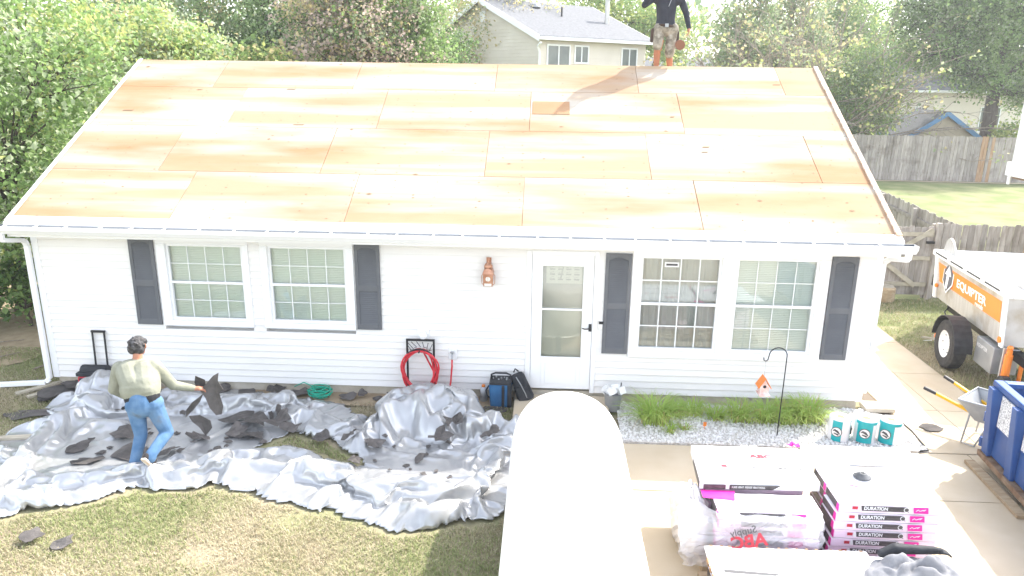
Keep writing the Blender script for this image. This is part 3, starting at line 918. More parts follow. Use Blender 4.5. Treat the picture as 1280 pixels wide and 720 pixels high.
# a real cloth run: the sheet is given surplus length, buckles and settles on the ground
res = .034
X0g, Y0g = np.meshgrid(TX0 + res * np.arange(210), TY0 + res * np.arange(113))
shp, ins, cx2, base = tarp_base(X0g, Y0g)
TI = ins.copy(); TRES = res
fi, fj = np.where(ins[:-1, :-1] & ins[1:, :-1] & ins[:-1, 1:] & ins[1:, 1:])
used = np.zeros(ins.shape, bool)
for a_, b_ in ((0, 0), (1, 0), (0, 1), (1, 1)): used[fi + a_, fj + b_] = True
nid = -np.ones(ins.shape, int); nid[used] = np.arange(used.sum())
Pz = base * .2 + shp * .95 + .03
P = np.dstack([X0g + .008 * prng.normal(0, 1, base.shape), Y0g + .008 * prng.normal(0, 1, base.shape), Pz])
V = P[used]
Fq = np.column_stack([nid[fi, fj], nid[fi, fj + 1], nid[fi + 1, fj + 1], nid[fi + 1, fj]])
me = fastmesh('tarp', V, Fq, M['tarp'], smooth=True)
tmp = bpy.data.objects.new('tarp_sim', me); COL.objects.link(tmp)
fl_ = MB(); fl_.add([(-3, -7, 0), (10, -7, 0), (10, 3, 0), (-3, 3, 0)], [(0, 1, 2, 3)])
# supports that hold the bunched parts up while the cloth settles
for rl in ROLLS:
    fl_.tube([(x_, y_, h_ * .45 - .05) for x_, y_, w_, h_ in rl], [max(.04, h_ * .33) for x_, y_, w_, h_ in rl], 7)
flo = fl_.build('floor_sim', M['dirt'])
cm = flo.modifiers.new('c', 'COLLISION'); flo.collision.thickness_outer = .012; flo.collision.cloth_friction = 40
vg = tmp.vertex_groups.new(name='pin'); sg = tmp.vertex_groups.new(name='shrink')
e1 = ins.copy(); e1[1:, :] &= ins[:-1, :]; e1[:-1, :] &= ins[1:, :]; e1[:, 1:] &= ins[:, :-1]; e1[:, :-1] &= ins[:, 1:]
rimv = nid[used & ~e1]
for i_ in rimv:
    if i_ >= 0 and (int(i_) * 7919) % 13 == 0: vg.add([int(i_)], .6, 'REPLACE')
qv = np.clip(base / .14, 0, 1)[used]
for lv in range(11):
    ids = np.where(np.round((1 - qv) * 10) == lv)[0]
    if len(ids): sg.add([int(i_) for i_ in ids], lv / 10, 'REPLACE')
cl_m = tmp.modifiers.new('cloth', 'CLOTH'); st = cl_m.settings
st.quality = 5; st.mass = .5; st.tension_stiffness = 30; st.compression_stiffness = 30; st.shear_stiffness = 12; st.bending_stiffness = 4.5
st.tension_damping = 12; st.compression_damping = 12; st.bending_damping = 1.0; st.air_damping = 4
st.vertex_group_mass = 'pin'; st.pin_stiffness = .4
st.vertex_group_shrink = 'shrink'; st.shrink_min = -.28; st.shrink_max = -.06
cl_m.collision_settings.distance_min = .008; cl_m.collision_settings.collision_quality = 2
cl_m.point_cache.frame_start = 1; cl_m.point_cache.frame_end = 60
scene.frame_start = 1; scene.frame_end = 60
for fr_ in range(1, 46): scene.frame_set(fr_)
dg = bpy.context.evaluated_depsgraph_get()
me2 = bpy.data.meshes.new_from_object(tmp.evaluated_get(dg)); me2.name = 'tarp'
bpy.data.objects.remove(tmp); bpy.data.objects.remove(flo)
scene.frame_set(1)
co = np.empty(len(me2.vertices) * 3); me2.vertices.foreach_get('co', co); co = co.reshape(-1, 3)
TH = np.full(ins.shape, .012)
ci = np.clip(((co[:, 0] - TX0) / res).round().astype(int), 0, ins.shape[1] - 1); cj = np.clip(((co[:, 1] - TY0) / res).round().astype(int), 0, ins.shape[0] - 1)
np.maximum.at(TH, (cj, ci), co[:, 2]); TI = TH > .0125
TI[1:, :] |= TI[:-1, :].copy(); TI[:, 1:] |= TI[:, :-1].copy(); TI[:-1, :] |= TI[1:, :].copy(); TI[:, :-1] |= TI[:, 1:].copy()
tarp = bpy.data.objects.new('tarp', me2); COL.objects.link(tarp)
me2.materials.clear(); me2.materials.append(M['tarp'])
sb_ = tarp.modifiers.new('sub', 'SUBSURF'); sb_.levels = 1; sb_.render_levels = 1
so_ = tarp.modifiers.new('thick', 'SOLIDIFY'); so_.thickness = .003
tag(tarp, 'large crumpled silver tarp spread and bunched over the front lawn', 'tarp')
def ground_h(x, y):
    i = int(round((x - TX0) / TRES)); j = int(round((y - TY0) / TRES))
    if 1 <= i < TI.shape[1] - 1 and 1 <= j < TI.shape[0] - 1 and TI[j, i]: return float(TH[j - 1:j + 2, i - 1:i + 2].max())
    return .012

def scrap(name, label, x, y, size, rot, asp=1.5, lift=0.0, m='scrap', group='torn shingle pieces', cat='shingle scrap', bend=.03, z=None, tilt=(0, 0), seed=None, ontarp=True):
    rr = random.Random(seed if seed is not None else random.random())
    n = 14; pts = []
    for k in range(n):
        t = 2 * math.pi * k / n
        r_ = size * (.78 + .5 * rr.random() * (1 if rr.random() < .6 else .3))
        # squarish outline
        c_, s_ = math.cos(t), math.sin(t)
        sq = 1 / max(abs(c_), abs(s_)) * .8
        pts.append((r_ * sq * c_ * asp, r_ * sq * s_))
    Rt = Matrix.Rotation(rot, 3, 'Z') @ Matrix.Rotation(tilt[0], 3, 'X') @ Matrix.Rotation(tilt[1], 3, 'Y')
    ph = rr.random() * 6; fq = rr.uniform(1.2, 2.4)
    vv = []; zz0 = []
    ring = [(p[0] * f_, p[1] * f_) for f_ in (0.0001, .5, 1.0) for p in pts]
    for (a, b) in ring:
        zz = bend * math.sin(a / size * fq + ph) + bend * .6 * math.sin(b / size * 1.7 + ph * 2)
        p = Rt @ Vector((a, b, zz))
        gz = (ground_h(x + p.x, y + p.y) if ontarp else .012) if z is None else z
        zz0.append((p, gz))
    for p, gz in zz0:
        if z is None:
            vv.append((x + p.x, y + p.y, gz * .55 + max(g for _, g in zz0) * .45 + .012 + lift + max(p.z, -.004)))
        else:
            vv.append((x + p.x, y + p.y, z + p.z))
    top = len(vv)
    vv += [(a, b, c - .006) for a, b, c in vv]
    fs = []
    for r_ in range(2):
        for k in range(n):
            q = (r_ * n + k, r_ * n + (k + 1) % n, (r_ + 1) * n + (k + 1) % n, (r_ + 1) * n + k)
            fs.append(q); fs.append(tuple(top + i for i in reversed(q)))
    for k in range(n):
        fs.append((2 * n + k, 2 * n + (k + 1) % n, top + 2 * n + (k + 1) % n, top + 2 * n + k))
    o = MB().add(vv, fs).build(name, M[m], base=(x, y, 0))
    return tag(o, label, cat, group)

random.seed(21)
RANK = ['largest', 'second largest', 'third largest', 'fourth largest', 'fifth largest', 'third smallest', 'second smallest', 'smallest']
def ranked(rows, i=2):
    o_ = sorted(range(len(rows)), key=lambda k: -rows[k][i] - .0001 * k)
    n_ = len(rows); nm = RANK[:n_ - 2] + RANK[-2:] if n_ > 4 else RANK[:n_ - 1] + RANK[-1:]
    return [nm[o_.index(k)] for k in range(n_)]
# pieces lying on the tarp behind and beside the worker
rows_ = [(2.05, -1.62, .15, .2, 1.7), (2.35, -2.05, .19, -.3, 1.9), (1.55, -1.95, .13, .5, 1.4), (2.75, -2.0, .12, 1.2, 1.3), (1.85, -2.25, .10, .1, 2.0)]
for (x, y, s_, r_, a_), rk_ in zip(rows_, ranked(rows_)):
    scrap('shingle_scrap', rk_ + ' broad shingle piece on the tarp behind the worker', x, y, s_, r_, a_, group='shingle pieces behind the worker')
rows_ = [(3.25, -1.1, .14, .4, 1.8), (3.55, -1.2, .15, -.4, 1.5), (3.85, -1.25, .12, .9, 2.0), (3.35, -1.4, .13, 1.2, 1.5), (3.6, -1.5, .10, .1, 2.2), (4.05, -1.32, .12, -.2, 1.6), (2.95, -1.62, .10, -.6, 2.1)]
for (x, y, s_, r_, a_), rk_ in zip(rows_, ranked(rows_)):
    scrap('shingle_scrap', rk_ + ' dark shingle piece heaped on the tarp in front of the worker', x, y, s_, r_, a_, lift=.01, group='shingle pieces in front of the worker')
for k in range(26):
    x = random.uniform(1.5, 3.9); y = random.uniform(-2.1, -.95)
    scrap('shingle_scrap', 'small shingle crumb scattered on the flat middle of the tarp', x, y, random.uniform(.025, .055), random.random() * 6, 1.4, bend=.008, group='shingle crumbs on the tarp')
rows_ = [(5.3, -1.75, .10, .3), (6.1, -1.55, .12, 1.0), (6.25, -1.35, .10, .2), (6.75, -1.55, .12, .8), (5.15, -2.15, .08, 1.4), (4.55, -1.55, .10, .7), (4.95, -1.62, .09, 1.5), (5.9, -1.95, .07, 1.1)]
for (x, y, s_, r_), rk_ in zip(rows_, ranked(rows_)):
    scrap('shingle_scrap', rk_ + ' shingle piece caught in the tarp heap beside the white trailer', x, y, s_, r_, 1.4, group='shingle pieces in the tarp heap')
for k in range(14):
    scrap('shingle_scrap', 'tiny shingle crumb on the tarp heap beside the white trailer', random.uniform(5.3, 6.6), random.uniform(-2.4, -1.4), random.uniform(.018, .04), random.random() * 6, 1.3, bend=.005, group='shingle crumbs on the tarp heap')
# left of the house corner
rows_ = [(.38, -.42, .24, .75, 1.5, .10), (.55, -.28, .18, .5, 1.5, .16), (.2, -.5, .14, 1.0, 1.4, .02), (.72, -.2, .16, .9, 1.5, .10), (.75, -.45, .12, .2, 1.3, .04)]
for (x, y, s_, r_, a_, l_), rk_ in zip(rows_, ranked(rows_)):
    scrap('shingle_scrap', rk_ + ' torn shingle sheet in the pile at the house corner', x, y, s_, r_, a_, lift=l_, tilt=(.15, -.1), group='torn shingle sheets at the house corner', bend=.02, ontarp=False)
rows_ = [(.38, -1.0, .18, .35, 2.0), (.05, -1.05, .10, .5, 1.6), (-1.05, -.18, .15, .2, 1.6)]
for (x, y, s_, r_, a_), rk_ in zip(rows_, ranked(rows_)):
    scrap('shingle_scrap', rk_ + ' flat shingle piece on the dirt beside the tarp', x, y, s_, r_, a_, group='flat shingle pieces on the dirt', bend=.01, ontarp=False)
scrap('shingle_scrap', 'larger curled torn shingle on the open lawn before the tarp', 2.22, -3.82, .11, .9, 1.2, lift=.03, tilt=(.25, .2), cat='shingle scrap', group=None, ontarp=False)
scrap('shingle_scrap', 'small flat torn shingle on the open lawn before the tarp', 2.58, -3.88, .09, .4, 1.5, lift=.01, group=None, ontarp=False)
bpy.context.view_layer.update()
# along the wall foot
rows_ = [(3.0, -.12, .12, .3, .03), (3.45, -.1, .14, 1.2, .06), (3.8, -.15, .12, .6, .05), (4.55, -.22, .10, .2, .03), (4.75, -.14, .08, 1.4, .06), (5.0, -.2, .07, .5, .01), (5.15, -.12, .08, 2.0, .01), (2.6, -.1, .12, .9, .03)]
for (x, y, s_, r_, l_), rk_ in zip(rows_, ranked(rows_)):
    scrap('shingle_scrap', rk_ + ' shingle piece lying along the foundation behind the tarp', x, y, s_, r_, 1.4, lift=l_, tilt=(.4, 0), group='shingle pieces along the foundation', ontarp=False)
scrap('shingle_scrap', 'flat shingle piece on the grass below the blue tool bag', 6.75, -.42, .12, .1, 1.7, group=None, ontarp=False, bend=.01)
# weathered boards near the corner
for (x, y, l_, r_) in [(.12, -.22, .75, .95), (-.15, -.2, .6, .85), (.55, -1.75, .45, .15)]:
    q = MB(); d_ = Vector((math.cos(r_), math.sin(r_), 0)) * l_ / 2
    q.bar(Vector((x, y, .035)) - d_, Vector((x, y, .045)) + d_, .09, .03)
    tag(q.build('wood_offcut', M['scrapw'], base=(x, y, 0)), ['longest weathered board lying on the dirt at the house corner', 'second longest weathered board on the dirt at the house corner', 'short weathered board at the left tarp edge'][[.75, .6, .45].index(l_)], 'board', 'weathered boards on the dirt')
# soft fallen-branch litter left of the house
for k in range(7):
    x = random.uniform(-3, -.7); y = random.uniform(.5, 3); a_ = random.random() * 3
    q = MB().tube([(x, y, .03), (x + .25 * math.cos(a_), y + .25 * math.sin(a_), .06), (x + .6 * math.cos(a_ + .2), y + .6 * math.sin(a_ + .2), .02)], [.014, .011, .006], 6)
    tag(q.build('fallen_branch', M['barkpale'], base=(x, y, 0)), 'fallen branch on the bare soil under the maple', 'branch', 'fallen branches under the maple')

# green rope coil
pts = []
for k in range(140):
    t = k * .5; r_ = .11 + .03 * math.sin(k * .37)
    pts.append((4.12 + r_ * 1.3 * math.cos(t) + .02 * math.sin(k), -.2 + r_ * math.sin(t), .05 + .0009 * k + .03 * math.sin(t * .7)))
pts += [(4.0, -.1, .15), (3.85, -.06, .2), (3.7, -.05, .12)]
tag(MB().tube(pts, .008, 5).build('rope_coil', M['rope'], smooth=True), 'tangled coil of green rope at the foundation behind the tarp', 'rope')

# ------------------------------------------------------------------ bags by the wall
rb = thing('rolling_tool_bag', 'red and black rolling tool bag with telescopic handle against the wall', 'tool bag', (.78, -.2, 0))
q = MB(); q.box(.56, .98, -.34, -.06, .05, .30); q.build('body', M['redbag'], rb, bevel=.03)
q = MB(); q.box(.55, .99, -.35, -.05, .30, .36); q.lathe([(.09, -.2), (.09, .2)], (.77, -.2, .345), (1, 0, 0), 12); q.build('top_flap', M['bagblack'], rb, bevel=.015)
q = MB(); q.box(.60, .70, -.352, -.341, .08, .28); q.box(.84, .94, -.352, -.341, .08, .28); q.build('pocket', M['bagblack'], rb, bevel=.004)
q = MB(); q.box(.545, .995, -.36, -.04, .03, .065); q.build('base_tray', M['black'], rb)
for x in (.60, .94):
    MB().lathe([(.045, 0), (.045, .03)], (x - .015, -.06, .045), (1, 0, 0), 14).build('wheel', M['black'], rb)
q = MB(); q.bar((.70, -.07, .3), (.70, -.04, .90), .022, .018); q.bar((.88, -.07, .3), (.88, -.04, .90), .022, .018); q.bar((.685, -.04, .905), (.895, -.04, .905), .03, .03); q.build('telescopic_handle', M['black'], rb)

tb = thing('tool_bag', 'blue open topped tool bag with black trim standing on the grass', 'tool bag', (6.8, -.2, 0))
q = MB(); q.hexa([(6.65, -.30, .01), (6.93, -.32, .01), (6.95, -.1, .01), (6.67, -.08, .01), (6.63, -.31, .36), (6.95, -.33, .36), (6.97, -.08, .36), (6.65, -.06, .36)]); q.build('body', M['bluebag'], tb, bevel=.02)
q = MB(); q.box(6.64, 6.96, -.33, -.07, .36, .41); q.box(6.82, 6.86, -.345, -.325, .02, .36); q.box(6.90, 6.965, -.34, -.32, .02, .37); q.build('black_trim', M['bagblack'], tb, bevel=.012)
q = MB(); q.tube([(6.67, -.19, .38), (6.66, -.19, .47), (6.72, -.2, .50), (6.88, -.2, .50), (6.94, -.19, .47), (6.93, -.19, .38)], .014, 7); q.build('carry_handle', M['bagblack'], tb, smooth=True)
q = MB(); q.tube([(6.63, -.27, .33), (6.59, -.28, .25), (6.61, -.28, .17), (6.64, -.28, .15)], .012, 6); q.build('side_loop', M['bagblack'], tb, smooth=True)
q = MB()
for k in range(7): q.bar((6.70 + .035 * k, -.2 + .05 * math.sin(k), .36), (6.69 + .04 * k, -.2 + .06 * math.sin(k * 2), .43 + .03 * math.sin(k * 3)), .02, .016)
q.build('hand_tools', M['greymetal'], tb)

bp_ = thing('backpack', 'black backpack leaning against the door trim beside the blue bag', 'backpack', (7.1, -.1, .1))
def rot_box(q, c, hx, hy, hz, E, taper=1.0):
    Rm = Euler(E).to_matrix(); c = Vector(c); p = []
    for z_ in (-1, 1):
        tp = taper if z_ > 0 else 1
        for (a, b) in ((-1, -1), (1, -1), (1, 1), (-1, 1)):
            p.append(c + Rm @ Vector((a * hx * tp, b * hy * tp, z_ * hz)))
    q.hexa(p)
q = MB(); rot_box(q, (7.1, -.14, .27), .13, .09, .22, (-.1, -.35, .25), .75); q.build('body', M['bagblack'], bp_, bevel=.05)
q = MB(); rot_box(q, (7.13, -.235, .20), .10, .03, .12, (-.1, -.35, .25), .85); q.build('front_pocket', M['bagblack'], bp_, bevel=.02)
q = MB(); q.tube([(7.02, -.24, .46), (7.09, -.27, .36), (7.16, -.27, .22), (7.2, -.24, .1)], .008, 5); q.build('zip', M['greymetal'], bp_)
q = MB(); q.tube([(6.98, -.12, .48), (7.0, -.1, .53), (7.05, -.12, .50)], .012, 6); q.build('grab_loop', M['bagblack'], bp_, smooth=True)

jg = thing('drink_jug', 'clear drink jug with orange cap and grey base by the blue bag', 'jug', (6.54, -.1, 0))
q = MB(); q.lathe([(.05, .1), (.052, .18), (.045, .21), (.025, .235)], (6.54, -.1, .0), n=16); q.build('bottle', M['jug'], jg, smooth=True)
q = MB(); q.lathe([(.053, .0), (.055, .1)], (6.54, -.1, .0), n=16); q.build('sleeve', M['greymetal'], jg)
q = MB(); q.lathe([(.028, .235), (.028, .262)], (6.54, -.1, .0), n=14); q.build('cap', M['orange'], jg)

# objects by the door: grey bucket with stuff
bk = thing('bucket', 'grey bucket stuffed with crumpled white wrapping beside the door step', 'bucket', (8.44, -.3, .03))
q = MB(); q.lathe([(.10, 0), (.13, .26), (.14, .27), (.125, .25)], (8.42, -.3, .03), n=18); q.build('pail', M['greymetal'], bk, smooth=False)
q = MB(); random.seed(3)
for k in range(6): rot_box(q, (8.4 + random.uniform(-.08, .16), -.3 + random.uniform(-.08, .08), .30 + random.uniform(-.02, .06)), .05, .05, .05, (random.random() * 3, random.random() * 3, random.random() * 3))
q.build('wrapping', M['white'], bk)
q = MB(); q.tube([(8.5, -.3, .1), (8.53, -.28, .44)], .008, 6); q.build('dark_stick', M['black'], bk)

# ================================================================== PEOPLE
def capsule(bm_v, bm_f, a, b, ra, rb_, n=14):
    a = Vector(a); b = Vector(b); d = (b - a); L_ = d.length
    d = d.normalized() if L_ > 1e-6 else Vector((0, 0, 1))
    x = d.cross(Vector((0, 0, 1)))
    if x.length < .05: x = d.cross(Vector((1, 0, 0)))
    x.normalize(); y = d.cross(x)
    rings = []
    for k in range(1, 5): t = -math.pi / 2 + k * math.pi / 2 / 4; rings.append((a + d * math.sin(t) * ra, math.cos(t) * ra))
    for k in range(0, 4): t = k * math.pi / 2 / 4; rings.append((b + d * math.sin(t) * rb_, math.cos(t) * rb_))
    o = len(bm_v)
    for c, r_ in rings:
        for j in range(n):
            t = 2 * math.pi * j / n
            bm_v.append(tuple(c + (x * math.cos(t) + y * math.sin(t)) * r_))
    bm_v.append(tuple(a - d * ra)); bm_v.append(tuple(b + d * rb_))
    k = len(rings)
    for i in range(k - 1):
        for j in range(n): bm_f.append((o + i * n + j, o + i * n + (j + 1) % n, o + (i + 1) * n + (j + 1) % n, o + (i + 1) * n + j))
    for j in range(n):
        bm_f.append((o + (j + 1) % n, o + j, o + k * n)); bm_f.append((o + (k - 1) * n + j, o + (k - 1) * n + (j + 1) % n, o + k * n + 1))
def bodymesh(name, caps, mats, parent, voxel=.0085, smooth_it=6, lab=None):
    """caps: (a, b, ra, rb, material index) -> one continuous remeshed skin"""
    v = []; f = []
    for c in caps: capsule(v, f, c[0], c[1], c[2], c[3])
    me0 = bpy.data.meshes.new('tmp'); me0.from_pydata(v, [], f); me0.update()
    o0 = bpy.data.objects.new('tmp', me0); COL.objects.link(o0)
    rm = o0.modifiers.new('r', 'REMESH'); rm.mode = 'VOXEL'; rm.voxel_size = voxel
    sm = o0.modifiers.new('s', 'SMOOTH'); sm.factor = .5; sm.iterations = smooth_it
    bpy.context.view_layer.update()
    me = bpy.data.meshes.new_from_object(o0.evaluated_get(bpy.context.evaluated_depsgraph_get()))
    bpy.data.objects.remove(o0)
    n = len(me.polygons)
    ctr = np.empty(n * 3); me.polygons.foreach_get("center", ctr); ctr = ctr.reshape(-1, 3)
    best = np.full(n, 1e9); idx = np.zeros(n, int)
    for c in caps:
        a = np.array(c[0], float); b = np.array(c[1], float); d = b - a
        t = np.clip(((ctr - a) @ d) / max(d @ d, 1e-9), 0, 1)
        ds_ = np.linalg.norm(ctr - a - t[:, None] * d, axis=1) - (c[2] + (c[3] - c[2]) * t)
        k = ds_ < best; best[k] = ds_[k]; idx[k] = c[4]
    me.materials.clear()
    for q_ in mats: me.materials.append(q_)
    me.polygons.foreach_set("material_index", idx.astype(np.int32)); me.polygons.foreach_set("use_smooth", np.ones(n, bool))
    me.transform(Matrix.Translation(-wloc(parent)))
    o = bpy.data.objects.new(name, me); COL.objects.link(o); o.parent = parent
    return o
def hand(wrist, direc, palm_n, mi, curl=.6, side=1, k=1.0):
    """palm + five fingers as capsules"""
    w = Vector(wrist); d = Vector(direc).normalized(); n = Vector(palm_n); n = (n - d * n.dot(d)).normalized(); s = d.cross(n) * side
    c = [(w, w + d * .045 * k, .028 * k, .03 * k, mi)]
    for i, (off, ln_) in enumerate([(.03, .070), (.011, .078), (-.010, .073), (-.03, .058)]):
        b0 = w + d * .05 * k + s * off * .75 * k
        k0 = w + d * .088 * k + s * off * k
        d1 = (d * math.cos(curl) + n * math.sin(curl)); d2 = (d * math.cos(curl * 2.2) + n * math.sin(curl * 2.2))
        k1 = k0 + d1 * ln_ * .5 * k; k2 = k1 + d2 * ln_ * .5 * k
        c += [(b0, k0, .014 * k, .0105 * k, mi), (k0, k1, .0105 * k, .0095 * k, mi), (k1, k2, .0095 * k, .008 * k, mi)]
    t0_ = w + d * .02 * k + s * .025 * k
    t1 = t0_ + (d * .6 + s * .7 + n * .3).normalized() * .04 * k; t2 = t1 + (d * .9 + n * .5).normalized() * .03 * k
    c += [(t0_, t1, .014 * k, .011 * k, mi), (t1, t2, .011 * k, .009 * k, mi)]
    return c

# ---- worker on the tarp (seen from behind, stepping, reaching to the right)
wk = thing('person', 'worker in pale khaki shirt and blue jeans lifting torn shingles on the tarp', 'person', (2.62, -2.4, .03))
A = Vector
hipc = A((2.64, -2.22, .80)); lhip = A((2.55, -2.24, .76)); rhip = A((2.75, -2.20, .77))
lkn = A((2.585, -2.27, .42)); lan = A((2.545, -2.42, .085)); rkn = A((2.86, -2.18, .42)); ran = A((2.80, -2.53, .23))
chest = A((2.50, -2.02, 1.12)); neck = A((2.475, -1.95, 1.27)); headc = A((2.455, -1.87, 1.385))
lsh = A((2.27, -2.01, 1.17)); rsh = A((2.69, -1.97, 1.19)); lel = A((2.14, -1.97, .87)); lwr = A((2.27, -1.80, .66))
rel = A((2.83, -1.86, .90)); rwr = A((3.03, -1.72, .80))
SK, SH, UN, JE = 0, 1, 2, 3
caps = [
    (lhip + A((.02, 0, .03)), rhip + A((-.02, 0, .03)), .135, .135, JE), (hipc + A((0, -.03, .0)), hipc + A((0, -.02, .06)), .15, .145, JE),
    (lhip, lkn, .108, .075, JE), (lkn, lan + A((0, .02, .05)), .075, .062, JE), (lan + A((0, .02, .05)), lan + A((.005, .03, -.01)), .066, .07, JE),
    (rhip, rkn, .112, .078, JE), (rkn, ran + A((.01, .05, .06)), .076, .064, JE), (ran + A((.01, .05, .06)), ran + A((.005, .02, .02)), .066, .066, JE),
    (hipc + A((-.10, .02, .085)), hipc + A((.06, .02, .085)), .132, .132, UN),
    (hipc + A((-.12, .05, .17)), hipc + A((.03, .05, .18)), .165, .16, SH), (hipc + A((-.12, .08, .22)), chest + A((-.09, 0, 0)), .17, .165, SH), (hipc + A((.02, .08, .22)), chest + A((.09, 0, .0)), .16, .16, SH),
    (lsh + A((.07, .0, -.02)), rsh + A((-.07, 0, -.02)), .105, .105, SH), (lsh, rsh, .068, .068, SH), (chest + A((0, 0, .02)), neck + A((0, 0, -.04)), .13, .07, SH),
    (lsh, lel, .085, .068, SH), (lel, lwr, .066, .05, SH), (rsh, rel, .085, .064, SH), (rel, rwr + A((-.03, -.015, .01)), .062, .045, SH),
    (neck + A((0, 0, -.03)), neck + A((0, .02, .05)), .058, .056, SK),
    (headc + A((0, -.015, .035)), headc + A((0, .015, .03)), .088, .085, SK), (headc + A((0, .04, -.02)), headc + A((0, .055, -.065)), .07, .048, SK),
    (headc + A((0, .115, -.005)), headc + A((0, .125, -.025)), .016, .018, SK),
    (headc + A((-.088, .01, .005)), headc + A((-.09, .0, .035)), .016, .02, SK), (headc + A((.088, .01, .005)), headc + A((.09, .0, .035)), .016, .02, SK),
    (rwr + A((-.05, -.025, .015)), rwr, .032, .03, SK), (lwr + A((-.02, -.03, .04)), lwr, .034, .03, SK),
]
caps += hand(rwr, (.85, .3, -.12), (0, .3, -1), SK, .45, 1) + hand(lwr, (.3, .6, -.7), (1, 0, 0), SK, .5, -1)
body = bodymesh('body', caps, [M['skin'], M['shirt'], M['undershirt'], M['jeans']], wk)
hc = [(headc + A((0, -.03, .05)), headc + A((0, .01, .06)), .094, .09, 0), (headc + A((-.03, -.045, .0)), headc + A((.03, -.045, .0)), .072, .072, 0), (headc + A((-.055, .03, .07)), headc + A((.055, .03, .07)), .05, .05, 0)]
rh_ = random.Random(9)
for k in range(46):
    t = rh_.uniform(0, 6.28); e = rh_.uniform(-.2, 1.4)
    p = headc + A((math.cos(t) * math.cos(e) * .093, -.025 + math.sin(t) * math.cos(e) * .1, .045 + math.sin(e) * .092))
    if p.y > headc.y + .05 and p.z < headc.z + .06: continue
    hc.append((p, p + A((rh_.uniform(-.02, .02), rh_.uniform(-.02, .02), rh_.uniform(-.02, .012))), .014, .006, 0))
bodymesh('hair', hc, [M['hair']], wk, voxel=.006, smooth_it=2)
# shoes: left foot flat, right heel up with the sole to the camera
def shoe(heel, toe, up, parent):
    heel = A(heel); toe = A(toe); d = (toe - heel).normalized(); u = A(up); u = (u - d * u.dot(d)).normalized(); L_ = (toe - heel).length
    s_ = bodymesh('shoe', [(heel + u * .045, toe + u * .03, .043, .036, 0), (heel + u * .06, heel + d * .1 + u * .075, .045, .04, 0), (heel + d * L_ * .7 + u * .03, toe + u * .03, .047, .036, 0)], [M['shoe']], parent, voxel=.007, smooth_it=4)
    x = d.cross(u)
    q = MB(); prof_ = [(-.035, .032), (.0, .04), (.08, .034), (.15, .044), (L_ - .02, .046), (L_ + .03, .03)]
    pts_ = [heel + d * t + x * w_ for t, w_ in prof_] + [heel + d * t - x * w_ for t, w_ in reversed(prof_)]
    q.prism([p - u * .006 for p in pts_], u * .024); q.build('sole', M['sole'], s_, bevel=.006)
shoe((2.545, -2.46, .045), (2.53, -2.24, .045), (0, 0, 1), wk)
shoe((2.775, -2.585, .255), (2.855, -2.50, .06), (.1, .85, .5), wk)

# shingles in his hand: a ragged armful
cl = thing('torn_shingles', 'bunch of ragged dark shingle strips held in the hand of the worker', 'shingle bunch', (3.14, -1.68, .6))
rr = random.Random(4)
def flap(pts3, parent, name='strip'):
    q = MB(); n = len(pts3); c = sum((A(p) for p in pts3), A((0, 0, 0))) / n + A((0, .025, 0))
    q.add([tuple(c)] + [tuple(p) for p in pts3] + [tuple(c + A((0, .008, 0)))] + [(p[0], p[1] + .008, p[2]) for p in pts3],
          [(0, i + 1, (i + 1) % n + 1) for i in range(n)] + [(n + 1, n + 2 + (i + 1) % n, n + 2 + i) for i in range(n)] + [(i + 1, n + 2 + i, n + 2 + (i + 1) % n, (i + 1) % n + 1) for i in range(n)])
    return q.build(name, M['scrap'], parent)
def upx(x, y, Y):
    d_ = fw + r2 * ((x - 640) / F_PX) + u2 * ((360 - y) / F_PX); t = (Y - CAM.y) / d_.y
    return tuple(CAM + d_ * t)
flap([upx(a, b, -1.70 + .03 * math.sin(i)) for i, (a, b) in enumerate([(250, 488), (259, 478), (266, 470), (273, 466), (272, 476), (279, 487), (274, 492), (279, 508), (277, 518), (270, 519), (262, 510), (257, 498)])], cl)
flap([upx(a, b, -1.64 + .03 * math.cos(i)) for i, (a, b) in enumerate([(254, 492), (250, 502), (242, 512), (232, 522), (233, 512), (240, 503), (248, 497)])], cl)
flap([upx(a, b, -1.60) for a, b in [(244, 470), (256, 475), (258, 488), (246, 487), (243, 478)]], cl)
flap([upx(a, b, -1.58 + .02 * math.sin(i)) for i, (a, b) in enumerate([(236, 520), (250, 519), (263, 526), (265, 535), (257, 545), (250, 535), (240, 527)])], cl)

